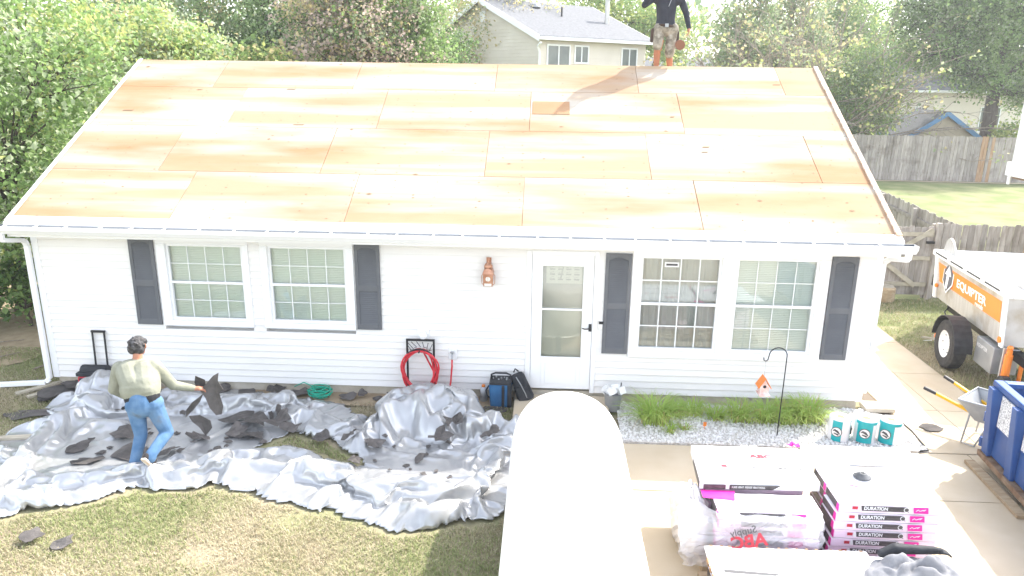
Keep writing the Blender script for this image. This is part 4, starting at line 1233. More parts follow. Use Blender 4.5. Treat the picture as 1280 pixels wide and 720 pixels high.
# ---- roofer on the ridge, facing the camera
rf = thing('person', 'roofer in dark zip jacket, camo shorts and tool belt standing on the ridge', 'person', (9.44, 3.95, 4.70))
def at(x, y, Y): return A(upx(x, y, Y))
la = at(820, 88, 3.86); ra = at(837, 92, 3.98); lk = at(822, 58, 3.82); rk = at(837, 66, 3.90)
lh = at(824, 38, 3.90); rh2 = at(841, 38, 3.92); wst = at(832, 28, 3.92); ch2 = at(833, 6, 3.92)
ls2 = at(818, -4, 3.92); rs2 = at(851, -2, 3.92); nk2 = at(835, -12, 3.90); hd2 = at(835, -26, 3.87)
le2 = at(806, 6, 3.80); lw2 = at(820, -20, 3.72); re2 = at(858, 17, 3.93); rw2 = at(861, 34, 3.86)
JK, SHT, LEG, SKN = 0, 1, 2, 3
caps = [
    (ls2 + A((.06, 0, -.03)), rs2 + A((-.06, 0, -.03)), .10, .10, JK), (ls2, rs2, .07, .07, JK), (ch2 + A((-.05, 0, .05)), wst + A((-.03, 0, .02)), .135, .13, JK), (ch2 + A((.05, 0, .05)), wst + A((.03, 0, .02)), .135, .13, JK),
    (wst + A((-.05, 0, -.02)), wst + A((.05, 0, -.02)), .125, .125, JK), (nk2 + A((0, 0, -.06)), nk2, .075, .06, JK),
    (ls2, le2, .072, .058, JK), (le2, lw2, .056, .042, JK), (rs2, re2, .072, .056, JK), (re2, rw2, .056, .042, JK),
    (lh + A((.02, 0, .02)), rh2 + A((-.02, 0, .02)), .125, .125, SHT), (lh, lk + A((0, .0, .03)), .105, .088, SHT), (rh2, rk + A((0, 0, .02)), .105, .088, SHT), (lk + A((0, 0, .03)), lk, .088, .08, SHT), (rk + A((0, 0, .02)), rk + A((0, 0, -.02)), .088, .082, SHT),
    (lk, lk + (la - lk) * .4 + A((0, .02, 0)), .058, .062, LEG), (lk + (la - lk) * .4 + A((0, .02, 0)), la, .062, .04, LEG), (rk, rk + (ra - rk) * .4 + A((0, .02, 0)), .058, .06, LEG), (rk + (ra - rk) * .4 + A((0, .02, 0)), ra, .06, .04, LEG),
    (nk2 + A((0, 0, -.02)), nk2 + A((0, -.01, .06)), .055, .055, SKN), (hd2 + A((0, .015, .03)), hd2 + A((0, -.01, .03)), .09, .086, SKN), (hd2 + A((0, -.04, -.02)), hd2 + A((0, -.055, -.065)), .068, .046, SKN), (hd2 + A((0, -.115, 0)), hd2 + A((0, -.12, -.025)), .015, .018, SKN),
    (hd2 + A((-.088, 0, .01)), hd2 + A((-.09, 0, .03)), .016, .02, SKN), (hd2 + A((.088, 0, .01)), hd2 + A((.09, 0, .03)), .016, .02, SKN),
]
caps += hand(lw2, (.3, -.1, .9), (0, 0, -1), SKN, .5, -1) + hand(rw2, (.08, -.15, -1), (-1, 0, 0), SKN, .55, 1)
body2 = bodymesh('body', caps, [M['jacket'], M['shorts'], M['skinleg'], M['skin']], rf)
bodymesh('hair', [(hd2 + A((0, .03, .05)), hd2 + A((0, -.01, .065)), .093, .09, 0), (hd2 + A((-.03, .045, 0)), hd2 + A((.03, .045, 0)), .07, .07, 0)], [M['hair']], rf, voxel=.01)
q = MB(); q.tube([wst + A((.155 * math.cos(t), .145 * math.sin(t), -.06 + .01 * math.sin(2 * t))) for t in [2 * math.pi * k / 24 for k in range(25)]], .024, 6); blt = q.build('tool_belt', M['leather'], rf, smooth=True)
q = MB(); q.box(wst.x - .03, wst.x + .03, wst.y - .18, wst.y - .165, wst.z - .09, wst.z - .03); q.build('buckle', M['greymetal'], blt)
for sgn in (-1, 1):
    c = wst + A((sgn * .20, .0, -.26 if sgn > 0 else -.22))
    q = MB(); q.hexa([c + A((-.055, -.07, -.12)), c + A((.055, -.07, -.12)), c + A((.055, .07, -.12)), c + A((-.055, .07, -.12)), c + A((-.05, -.06, .12)), c + A((.05, -.06, .12)), c + A((.05, .06, .12)), c + A((-.05, .06, .12))])
    q.build('tool_pouch', M['leather'], rf, bevel=.03)
    q = MB(); q.bar(c + A((0, 0, .1)), wst + A((sgn * .15, 0, -.06)), .04, .015); q.build('pouch_strap', M['leather'], rf)
c = at(850, 56, 3.78); q = MB(); q.lathe([(.02, -.035), (.085, -.03), (.085, .03), (.02, .035)], c, (0, 1, .2), 16); q.build('tape_reel', mat('reel_brown', (.22, .10, .06), rough=.6), rf)
q = MB(); q.bar(at(829, 50, 3.8), at(826, 63, 3.8), .03, .02); q.build('hammer_handle', mat('hammer_wood', (.42, .16, .07), rough=.6), rf)
q = MB(); q.bar(at(840, -2, 3.79), at(836, 8, 3.775), .008, .008); q.build('zip', M['greymetal'], rf)
for a, b in ((la, -1), (ra, 1)):
    bodymesh('shoe', [(a + A((0, .03, -.03)), a + A((0, -.14, -.045)), .045, .04, 0), (a, a + A((0, -.01, -.03)), .046, .048, 0)], [M['shoe']], rf, voxel=.01)

# ================================================================== TRAILER, PALLETS, MATERIALS
# round-nosed white enclosed trailer
tr = thing('enclosed_trailer', 'plain white round nosed enclosed trailer parked between lawn and driveway', 'trailer', (7.66, -4.2, 0))
cxT, hwT, yN, yS, yB = 7.665, .575, -2.08, -3.25, -6.9
def tr_outline(ins=0.0):
    o_ = []
    for k in range(25):
        t = math.pi * k / 24
        o_.append((cxT + (hwT - ins) * math.copysign(abs(math.cos(t)) ** .85, math.cos(t)), yS + (yN - yS - ins) * math.sin(t) ** .9))
    return o_ + [(cxT - hwT + ins, yB + ins), (cxT + hwT - ins, yB + ins)]
levs = [(.22, .0), (.98, .0), (1.04, .012), (1.085, .04), (1.115, .09), (1.13, .17), (1.14, .32)]
q = MB(); n = len(tr_outline())
for z_, i_ in levs: q.v.extend([(x, y, z_) for x, y in tr_outline(i_)])
for l_ in range(len(levs) - 1):
    for k in range(n): q.f.append([l_ * n + k, l_ * n + (k + 1) % n, (l_ + 1) * n + (k + 1) % n, (l_ + 1) * n + k]); q.m.append(0)
q.f.append([(len(levs) - 1) * n + k for k in range(n)]); q.m.append(0); q.f.append([k for k in range(n - 1, -1, -1)]); q.m.append(0)
q.build('body', M['creamw'], tr, smooth=True)
q = MB(); ol = tr_outline(-.006); q.tube([(x, y, .25) for x, y in ol] + [(ol[0][0], ol[0][1], .25)], .018, 6); q.build('lower_rail', M['alu'], tr)
for sx_ in (-1, 1):
    q = MB(); q.lathe([(.16, -.07), (.23, -.06), (.235, .06), (.16, .07)], (cxT + sx_ * .62, -5.0, .235), (1, 0, 0), 22); wh = q.build('wheel', M['tyre'], tr)
    q = MB(); q.lathe([(.02, 0), (.15, .01), (.155, .03)], (cxT + sx_ * .64, -5.0, .235), (sx_, 0, 0), 16); q.build('rim', M['white'], wh)
    q = MB(); q.prism([(cxT + sx_ * .578, -5.0 + .32 * math.cos(math.pi * k / 10), .26 + .27 * math.sin(math.pi * k / 10)) for k in range(11)], (sx_ * .16, 0, 0)); q.build('fender', M['white'], tr)
q = MB(); q.bar((cxT, -2.3, .24), (cxT, -1.5, .24), .08, .08); q.build('drawbar', M['darkmetal'], tr)
q = MB(); q.tube([(cxT, -1.62, .26), (cxT, -1.62, .005)], .025, 8); q.build('jack_leg', M['greymetal'], tr)

# pallets
def pallet(x0, x1, y0, y1, z0, label):
    p = thing('pallet', label, 'pallet', ((x0 + x1) / 2, (y0 + y1) / 2, z0), 'wood pallets under the roofing material')
    for k in range(3):
        x = x0 + (x1 - x0 - .09) * k / 2
        MB().box(x, x + .09, y0, y1, z0, z0 + .075).build('stringer', M['wood'], p)
    n_ = 7
    for k in range(n_):
        y = y0 + (y1 - y0 - .1) * k / (n_ - 1)
        MB().box(x0, x1, y, y + .1, z0 + .0751, z0 + .095).build('deck_board', M['wood'], p)
    return p
pallet(8.98, 11.3, -3.92, -2.62, .008, 'wood pallet under the two tall stacks of roofing bundles')
pallet(8.92, 11.0, -5.3, -4.0, .008, 'wood pallet under the lower bundles before the tall stacks')

# shingle bundle: prototype at origin (x 0..1, front face at y=0, z 0..T)
T = .094
def bundle(loc, rz, label, group, style):
    b = thing('shingle_bundle', label, 'shingle bundle', loc, group)
    b.rotation_euler = (0, 0, rz)
    return b
def bundle_parts():
    root = bpy.data.objects.new('proto', None)
    parts = []
    def add(name, mb, m, bevel=0):
        o = mb.build(name, m, bevel=bevel); parts.append(o); return o
    q = MB()
    # slightly slumped pack
    n = 8
    for k in range(n + 1):
        x = .99 * k / n; sag = .004 * math.sin(k * 1.9)
        q.v += [(x, .0 + .003 * math.sin(k * 2.3), .004), (x, .335, .004), (x, .335, T - .004 + sag), (x, .006, T - .004 + sag)]
    for k in range(n):
        for j in range(4): q.f.append([k * 4 + j, (k + 1) * 4 + j, (k + 1) * 4 + (j + 1) % 4, k * 4 + (j + 1) % 4]); q.m.append(1 if j == 2 else 0)
    q.f.append([0, 1, 2, 3]); q.m.append(0); q.f.append([n * 4 + 3, n * 4 + 2, n * 4 + 1, n * 4]); q.m.append(0)
    add('pack', q, [M['bundle'], M['bundlew']], .008)
    F = -.0045
    q = MB(); q.prism([(.215, F, .030), (.655, F, .030), (.63, F, .083), (.205, F, .083)], (0, .002, 0)); add('label_strip', q, M['label'])
    q = MB(); q.box(.125, .175, F, F + .002, .042, .072); add('red_mark', q, M['redink'])
    q = MB(); q.prism([(.185, F, .030), (.21, F, .030), (.20, F, .083), (.185, F, .083)], (0, .002, 0)); add('white_tab', q, M['whiteink'])
    q = MB(); q.lathe([(.026, 0), (.026, .0022)], (.628, F + .001, .056), (0, -1, 0), 18); add('round_badge', q, M['whiteink'])
    q = MB(); q.lathe([(.020, 0), (.020, .0012)], (.628, F - .0014, .056), (0, -1, 0), 16); add('badge_centre', q, M['label'])
    q = MB(); q.prism([(.70, F, .022), (.835, F, .022), (.825, F, .086), (.69, F, .086)], (0, .002, 0)); add('magenta_badge', q, M['magenta'])
    q = MB(); q.tube([(.715, F - .001, .045), (.735, F - .001, .062), (.75, F - .001, .048), (.775, F - .001, .058), (.805, F - .001, .066), (.785, F - .001, .05)], .0035, 4); add('script_mark', q, M['whiteink'])
    parts.append(text('DURATION', .050, M['whiteink'], None, frame3((.232, F - .0005, .057), (1, 0, 0), (0, 0, 1)), bold=.0012, sx=.86))
    # left end: dark wrap with magenta corner
    q = MB(); q.prism([(-.004, .06, .012), (-.004, .33, .012), (-.004, .33, .084), (-.004, .045, .084)], (.003, 0, 0)); add('end_panel', q, M['label'])
    q = MB(); q.prism([(-.005, .0, .012), (-.005, .058, .012), (-.005, .043, .088), (-.005, .0, .088)], (.004, 0, 0)); add('end_flash', q, M['magenta'])
    for p in parts: COL.objects.unlink(p)
    return parts
PROTO = bundle_parts()
def put_bundle(loc, rz, label, group, full=True):
    b = bundle(loc, rz, label, group, 0)
    for p in PROTO:
        if not full and p.name.split('.')[0] not in (('pack', 'end_panel', 'end_flash') if full is False else ('pack', 'end_panel', 'end_flash', 'label_strip', 'magenta_badge')): continue
        c = p.copy(); c.name = p.name.split('.')[0]; COL.objects.link(c); c.parent = b; c.location = (0, 0, 0)
    return b
ORD = ['lowest', 'second lowest', 'third lowest', 'fourth from bottom', 'third from top', 'second from top', 'topmost']
random.seed(31)
for k in range(7):
    put_bundle((10.23 + random.uniform(-.015, .015) - .03 * (6 - k) / 6, -3.80 + random.uniform(-.01, .01), .1045 + k * T), random.uniform(-.01, .01), ORD[k] + ' printed shingle bundle in the front of the right stack', 'printed shingle bundles of the right stack')
    put_bundle((10.24 + random.uniform(-.012, .012), -3.44 + random.uniform(-.008, .008), .1045 + k * T), random.uniform(-.008, .008), ORD[k] + ' shingle bundle in the rear of the right stack', 'rear shingle bundles of the right stack', False)
for k in range(6):
    put_bundle((9.10 + random.uniform(-.02, .02), -3.86 + random.uniform(-.02, .02), .1045 + k * T), random.uniform(-.012, .012), (ORD[k] if k < 5 else 'topmost') + ' bundle under plastic film in the left stack', 'plastic covered bundles of the left stack', 0)
    put_bundle((9.08 + random.uniform(-.01, .01), -3.36 + random.uniform(-.01, .01), .1045 + k * T), random.uniform(-.01, .01), (ORD[k] if k < 5 else 'topmost') + ' bundle beneath the long white vent box', 'rear bundles of the left stack', False)

# vent boxes on the left stack
vb = thing('vent_box', 'long white carton of strip vent with black label on the left stack', 'carton', (9.6, -3.1, .672))
q = MB(); q.hexa([(8.99, -3.47, .672), (10.19, -3.44, .672), (10.2, -2.72, .672), (9.04, -2.72, .672), (8.99, -3.46, .765), (10.19, -3.43, .765), (10.2, -2.72, .765), (9.04, -2.72, .765)]); q.build('carton', M['bundlew'], vb, bevel=.006)
q = MB(); q.prism([(9.03, -3.4745, .678), (9.25, -3.469, .678), (9.25, -3.469, .728), (9.03, -3.4745, .728)], (0, .003, 0)); q.prism([(9.29, -3.468, .678), (9.72, -3.457, .678), (9.80, -3.4555, .728), (9.29, -3.468, .728)], (0, .003, 0)); q.build('black_label', M['label'], vb)
q = MB(); q.prism([(8.9885, -3.46, .68), (8.9885 + .035, -2.95, .68), (8.9885 + .035, -2.95, .72), (8.9885, -3.46, .76)], (-.003, 0, 0)); q.build('side_label', M['label'], vb)
text('4 FOOT STRIP VENT WITH WEATHER PROTECTOR', .040, M['greyink'], vb, frame3((9.36, -3.16, .7665), (1, -.02, 0), (0, 1, 0)), sx=.8, bold=.0022)
text('ABC', .10, M['redink'], vb, frame3((9.62, -2.93, .7665), (1, -.02, 0), (0, 1, 0)), sx=1.2, bold=.006)
q = MB(); q.box(9.27, 9.33, -3.18, -3.13, .7655, .7665); q.build('red_square', M['redink'], vb)
text('SURE VENT  RIDGE VENT ROLL', .03, M['whiteink'], vb, frame3((9.31, -3.4705, .704), (1, .024, 0), (0, 0, 1)), sx=.8)
mb_ = thing('carton', 'white carton lid with magenta edge lying under the long vent box', 'carton', (9.2, -3.5, .670))
q = MB(); q.hexa([(9.0, -3.62, .669), (9.3, -3.66, .669), (9.34, -3.48, .669), (9.0, -3.48, .669), (9.0, -3.62, .671), (9.3, -3.66, .671), (9.34, -3.48, .671), (9.0, -3.48, .671)]); q.build('magenta_flap', M['magenta'], mb_)
# two small cartons behind
for k, x in enumerate((9.60, 9.70)):
    c_ = tag(MB().box(x, x + .075, -2.70, -2.63, .672, .74).build('small_carton', [M['bundlew']], bevel=.004), ('left' if k == 0 else 'right') + ' of two tiny white cartons behind the vent box', 'carton', 'tiny white cartons')
    c_['label'] = 'tiny white nail carton behind the long vent box'
    MB().box(x + .004, x + .071, -2.704, -2.701, .676, .70).build('red_band', M['redink'], c_)
# thin cover sheet across right stack
def wavy_sheet(name, label, cat, x0, x1, y0, y1, zf, m, nx=60, ny=40, th=0):
    q = MB()
    for j in range(ny + 1):
        for i in range(nx + 1):
            x = x0 + (x1 - x0) * i / nx; y = y0 + (y1 - y0) * j / ny
            q.v.append(zf(x, y))
    for j in range(ny):
        for i in range(nx):
            a = j * (nx + 1) + i; q.f.append([a, a + 1, a + nx + 2, a + nx + 1]); q.m.append(0)
    o = q.build(name, m, base=((x0 + x1) / 2, (y0 + y1) / 2, 0), smooth=True)
    return tag(o, label, cat)
def nz(x, y, s, k=0): return noise.noise(Vector((x * s, y * s, k * 3.7)))
TOPZ = .1045 + 7 * T
# carton pieces and flange on the right stack
c2 = thing('white_carton', 'flat white carton lying along the rear of the right stack', 'carton', (10.75, -2.98, TOPZ))
q = MB(); q.hexa([(10.2, -3.1, TOPZ + .003), (11.33, -3.07, TOPZ + .003), (11.36, -2.72, TOPZ + .003), (10.22, -2.70, TOPZ + .003), (10.2, -3.1, TOPZ + .045), (11.33, -3.07, TOPZ + .045), (11.36, -2.72, TOPZ + .045), (10.22, -2.70, TOPZ + .045)]); q.build('carton', M['bundlew'], c2, bevel=.006)
q = MB(); q.box(10.6, 11.0, -3.0955, -3.09, TOPZ + .018, TOPZ + .022); q.build('flap_seam', M['greyink'], c2)
fl = thing('pipe_flange', 'grey rubber pipe flange disc lying on the right shingle stack', 'pipe flange', (10.66, -3.28, TOPZ))
q = MB(); q.lathe([(.085, .003), (.088, .008), (.07, .012), (.066, .02), (.045, .03), (.04, .042), (.022, .05), (.018, .045)], (10.66, -3.28, TOPZ), n=28); q.build('disc', mat('grey_rubber', (.085, .088, .092), (.13, .133, .138), scale=9, rough=.6), fl, smooth=True)
q = MB(); q.lathe([(.016, .046), (.014, .0505)], (10.66, -3.28, TOPZ), n=14); q.build('bore', M['black'], fl)
q = MB(); q.hexa([(10.40, -3.40, TOPZ + .003), (10.45, -3.43, TOPZ + .003), (10.68, -3.60, TOPZ + .003), (10.62, -3.56, TOPZ + .003), (10.40, -3.40, TOPZ + .009), (10.45, -3.43, TOPZ + .009), (10.68, -3.60, TOPZ + .009), (10.62, -3.56, TOPZ + .009)])
tag(q.build('wrapper_strip', M['magenta'], base=(10.5, -3.5, TOPZ)), 'torn magenta wrapper strip lying beside the grey flange', 'wrapper')
q = MB(); random.seed(8)
for k in range(5): rot_box(q, (10.12 + .03 * k, -2.66 + .01 * math.sin(k * 2), TOPZ + .01 + .01 * math.sin(k)), .03, .02, .004, (random.uniform(-.5, .5), random.uniform(-.5, .5), random.random() * 3))
tag(q.build('wrapper_scrap', M['magenta'], base=(10.15, -2.66, TOPZ - .02)), 'crumpled magenta wrapper scrap behind the stacks', 'wrapper')

# plastic film, bulging to the left of the left stack
pf = thing('plastic_wrap', 'crumpled clear plastic wrap with mirrored supply print around the left stack', 'plastic wrap', (9.0, -3.6, .05))
q = MB(); nu, nv = 34, 22
rr = random.Random(2)
for j in range(nv + 1):
    for i in range(nu + 1):
        u = i / nu; v = j / nv
        x = 8.78 + 1.30 * u; zz = .12 + .56 * v
        bul = math.exp(-((u - .04) / .16) ** 2)
        y = -3.895 - .03 - .05 * abs(nz(u * 9, v * 5, 1)) - .02 * abs(nz(u * 20, v * 14, 1, 2))
        y += .30 * bul * (v) - .1 * bul * math.sin(v * 3)
        x += .05 * nz(u * 6, v * 6, 1, 3) - .05 * bul * math.sin(v * 3.1)
        zz += .03 * nz(u * 8, v * 8, 1, 4) * (1 - bul)
        if v > .95 and u > .25: y += .12
        q.v.append((x, y, zz))
for j in range(nv):
    for i in range(nu): a = j * (nu + 1) + i; q.f.append([a, a + 1, a + nu + 2, a + nu + 1]); q.m.append(0)
q.build('front_film', M['film'], pf, smooth=False)
q = MB(); nu, nv = 40, 20
for j in range(nv + 1):
    for i in range(nu):
        t = 2 * math.pi * i / nu; e = -math.pi / 2 + math.pi * j / nv
        n_ = 1 + .35 * abs(nz(math.cos(t) * math.cos(e) * 3, math.sin(t) * math.cos(e) * 3 + math.sin(e) * 2, 1, 5)) + .16 * nz(math.cos(t) * 7, math.sin(t) * 7 + e * 5, 1, 6)
        q.v.append((8.93 + .17 * n_ * math.cos(t) * math.cos(e), -3.45 + .36 * n_ * math.sin(t) * math.cos(e), max(.30 + .33 * n_ * math.sin(e), .012)))
for j in range(nv):
    for i in range(nu): q.f.append([j * nu + i, j * nu + (i + 1) % nu, (j + 1) * nu + (i + 1) % nu, (j + 1) * nu + i]); q.m.append(0)
q.build('bulging_film', M['filmw'], pf, smooth=False)
fx = frame3((9.42, -4.02, .60), (1, .0, .28), (-.2, .25, 1))
text('Supply', .095, M['greyink'], pf, fx, mirror=True, bold=.001)
ABCm = frame3((9.52, -4.03, .50), (1, .0, .22), (-.2, .2, 1))
text('ABC', .17, M['redink'], pf, ABCm, mirror=True, bold=.006)
for k in range(3):
    q = MB(); o_ = ABCm.translation; q.bar(o_ + Vector((-.34 + .03 * k, -.012, -.20 - .04 * k)), o_ + Vector((-.10 - .02 * k, -.012, -.145 - .04 * k)), .018, .012, up=(0, 1, 0))
    q.build('blue_stripe', M['blueink'], pf)

# lower front stack with torn white carton and clothes
for k in range(3):
    b = put_bundle((9.0 + .01 * k, -4.38, .1045 + k * T), .0, ORD[k] if False else ['lowest', 'middle', 'topmost'][k] + ' white wrapped bundle of the low stack before the tall stacks', 'bundles of the low stack', False)
    b2 = put_bundle((10.0, -4.40, .1045 + k * T), .0, ['lowest', 'middle', 'topmost'][k] + ' bundle of the low stack under the grey garment', 'bundles of the low stack beneath the garment', False)
LZ = .1045 + 3 * T
ct = thing('torn_carton', 'flattened white carton with torn brown edges covering the low stack', 'carton', (9.7, -4.6, LZ))
random.seed(13)
q = MB(); ol = []
for k in range(26): ol.append((8.95 + 1.50 * k / 25, -4.02 + .012 * random.uniform(-1, 1)))
for k in range(10): ol.append((10.45, -4.02 - .9 * (k + 1) / 10))
for k in range(26): ol.append((10.45 - 1.50 * k / 25, -5.1))
for k in range(10): ol.append((8.95 + .01 * random.uniform(-1, 1), -5.1 + .9 * k / 10))
q.prism([(x, y, LZ + .002) for x, y in ol], (0, 0, .012)); q.build('sheet', M['bundlew'], ct)
q = MB()
for k in range(16):
    x = 8.96 + 1.48 * k / 16 + random.uniform(0, .05); q.box(x, x + random.uniform(.01, .035), -4.025, -4.005, LZ + .003, LZ + .016)
for k in range(6): y = -4.2 - .12 * k; q.box(8.938, 8.955, y - random.uniform(.03, .1), y, LZ - .03, LZ + .016)
tag(q.build('torn_edge', M['cardboard'], ct), kind='stuff')
q = MB(); q.prism([(9.05, -4.36, LZ + .0145), (9.55, -4.40, LZ + .0145), (9.5, -4.43, LZ + .0145), (9.06, -4.41, LZ + .0145)], (0, 0, .001)); q.build('grey_band', M['greyink'], ct)
# garment heap
gm = thing('grey_garment', 'rumpled grey work garment with black gloves thrown on the low stack', 'clothes', (10.75, -4.35, LZ))
def garz(x, y):
    r_ = math.hypot((x - 10.72) / .42, (y + 4.38) / .24)
    h_ = max(0, 1 - r_ ** 2)
    fold = abs(nz(x, y * 1.4, 5.5, 1)) * .16 + abs(nz(x, y, 12, 2)) * .05
    return (x + .03 * nz(x, y, 8, 3), y + .03 * nz(x, y, 8, 4), LZ + .016 + h_ ** .6 * (.10 + fold))
q = MB(); nx_, ny_ = 70, 46
ok = {}
for j in range(ny_ + 1):
    for i in range(nx_ + 1):
        x = 10.26 + .95 * i / nx_; y = -4.68 + .6 * j / ny_
        r_ = math.hypot((x - 10.72) / .44, (y + 4.38) / .26) + .22 * nz(x, y, 4, 9)
        if r_ < 1: ok[(i, j)] = len(q.v); q.v.append(garz(x, y))
for j in range(ny_):
    for i in range(nx_):
        c_ = [(i, j), (i + 1, j), (i + 1, j + 1), (i, j + 1)]
        if all(k in ok for k in c_): q.f.append([ok[k] for k in c_]); q.m.append(0)
q.build('cloth', M['grey_cloth'], gm, smooth=True)
gl = hand((10.98, -4.17, LZ + .16), (1, .15, -.2), (0, 0, -1), 0, .25, 1, 1.1)
gl += [(A((10.62, -4.18, LZ + .17)), A((10.98, -4.17, LZ + .16)), .05, .036, 0), (A((10.5, -4.2, LZ + .13)), A((10.62, -4.18, LZ + .17)), .04, .05, 0)]
bodymesh('black_glove', gl, [M['bagblack']], gm, voxel=.006, smooth_it=3)

# three rolls with teal wraps
for k, (x, y, rz_) in enumerate([(11.36, -.98, .3), (11.69, -1.0, .0), (12.0, -1.02, -.35)]):
    r_ = thing('underlayment_roll', ['white roll with two teal round badge panels beside the grass clump', 'white roll with teal badge wrap standing between two similar rolls', 'white roll with teal badge wrap nearest the bed edging'][k], 'roll', (x, y, .03), 'teal wrapped rolls on the gravel')
    q = MB(); q.lathe([(.05, .24), (.052, .318), (.125, .322), (.138, .305), (.138, .015), (.13, .0)], (x, y, .03), n=28, cap=False); q.build('roll', M['bundlew'], r_, smooth=False)
    q = MB(); q.lathe([(.048, .20), (.048, .316)], (x, y, .03), n=16); q.build('core', M['cardboard'], r_)
    def wrap(t0_, t1_, z0f, z1f, rad, m, name, nst=14):
        q = MB(); vv = []; ff = []
        for i in range(nst + 1):
            t = t0_ + (t1_ - t0_) * i / nst
            vv += [(x + rad * math.cos(t), y + rad * math.sin(t), .03 + z0f(i / nst)), (x + rad * math.cos(t), y + rad * math.sin(t), .03 + z1f(i / nst))]
            if i: ff.append((2 * i - 2, 2 * i, 2 * i + 1, 2 * i - 1))
        q.add(vv, ff); return q.build(name, m, r_)
    spans = [(-1.0 + rz_, .0 + rz_), (-2.9 + rz_, -2.0 + rz_)] if k == 0 else [(-2.7 + rz_, -1.25 + rz_)]
    for (a, b) in spans:
        wrap(a, b, lambda u: .012, lambda u: .30, .1395, M['teal'], 'teal_panel')
        tm = (a + b) / 2; dd = Vector((math.cos(tm), math.sin(tm), 0)); c_ = Vector((x, y, .18)) + dd * .132
        MB().lathe([(.068, 0), (.068, .012)], c_, dd, 22).build('badge', M['label'], r_)
        MB().lathe([(.060, 0), (.060, .0135)], c_, dd, 22).build('badge_disc', M['whiteink'], r_)
        sd2 = Vector((-dd.y, dd.x, 0)); q = MB(); cc = c_ + dd * .0145
        q.tube([cc + sd2 * .045 + Vector((0, 0, -.02)), cc + sd2 * .01 + Vector((0, 0, .012)), cc - sd2 * .025 + Vector((0, 0, .025)), cc - sd2 * .045 + Vector((0, 0, .01))], [.005, .016, .014, .004], 6); q.tube([cc + sd2 * .03 + Vector((0, 0, -.035)), cc - sd2 * .03 + Vector((0, 0, -.02))], [.012, .006], 6)
        q.build('emblem', M['label'], r_)
    if k: wrap(-2.9 + rz_, .6 + rz_, lambda u: .27, lambda u: .31, .140, M['teal'], 'teal_rim', 24)

# plants in the bed
def blades(n, cx, cy, rad, hgt, rr, z0=.02, w=.011):
    Vs = []; Fs = []; Ms = []
    for k in range(n):
        a = rr.random() * 6.283; r0 = rad * .45 * math.sqrt(rr.random()); h = hgt * rr.uniform(.55, 1.1); ln_ = rad * rr.uniform(.3, 1.25)
        bx, by = cx + r0 * math.cos(a + rr.uniform(-1, 1)), cy + r0 * math.sin(a + rr.uniform(-1, 1))
        px, py = -math.sin(a) * w / 2, math.cos(a) * w / 2
        o = len(Vs); S = 4
        for i in range(S + 1):
            t = i / S; f_ = (1 - t * .85)
            x = bx + math.cos(a) * ln_ * t ** 1.5; y = by + math.sin(a) * ln_ * t ** 1.5; zz = z0 + h * (1.55 * t - .75 * t * t * (1 + .3 * (ln_ / rad)))
            Vs += [(x + px * f_, y + py * f_, zz), (x - px * f_, y - py * f_, zz)]
        mi = 1 if rr.random() < .07 else 0
        for i in range(S): Fs.append((o + 2 * i, o + 2 * i + 1, o + 2 * i + 3, o + 2 * i + 2)); Ms.append(mi)
    return Vs, Fs, Ms
rr = random.Random(12)
PL = [(8.98, -.62, .36, .36, 340, 'large arching green grass clump in the gravel nearest the door'), (9.32, -.42, .2, .2, 110, 'small grass tuft beside the large clump near the door'), (9.55, -.38, .22, .24, 130, 'upright grass tuft under the left window pane'), (9.85, -.5, .22, .2, 110, 'short sparse grass tuft in the middle of the gravel bed'), (10.2, -.5, .28, .28, 200, 'grass clump left of the shepherd hook'),
      (10.55, -.5, .28, .28, 220, 'grass clump behind the shepherd hook'), (10.85, -.5, .28, .30, 220, 'grass clump right of the shepherd hook'), (11.15, -.45, .30, .34, 300, 'full bright grass clump beside the teal rolls'), (9.15, -.95, .12, .12, 50, 'tiny weed at the front of the gravel'), (9.35, -.85, .12, .1, 40, 'tiny dry weed in the gravel')]
for (x, y, rad, h, n_, lab) in PL:
    v_, f_, m_ = blades(int(n_ * 1.35), x, y, rad * 1.2, h * 1.25, rr, w=.013)
    t_ = thing('ornamental_grass', lab, 'plant', (x, y, .02), 'grass clumps in the gravel bed')
    me = fastmesh('foliage', np.array(v_) - np.array([x, y, .02]), f_, [M['lily'], M['lilyred']], m_)
    o = bpy.data.objects.new('foliage', me); COL.objects.link(o); o.parent = t_
    q = MB(); q.lathe([(rad * .35, 0), (rad * .25, .03), (.01, .05)], (x, y, .015), n=10); q.build('crown_base', M['lilyred'], t_)
q = MB(); q.tube([(9.62, -.85, .02), (9.62, -.85, .14)], .004, 5)
q.box(9.60, 9.645, -.855, -.852, .08, .14)
tag(q.build('marker_flag', M['orange'], base=(9.62, -.85, .02)), 'small red orange marker flag in the gravel bed', 'flag')
# stepping slab at the bed end
tag(MB().box(12.08, 12.5, -.12, .16, .02, .085).build('paver', M['foundation'], bevel=.01, base=(12.3, 0, .02)), 'loose beige paver at the right house corner', 'paver')
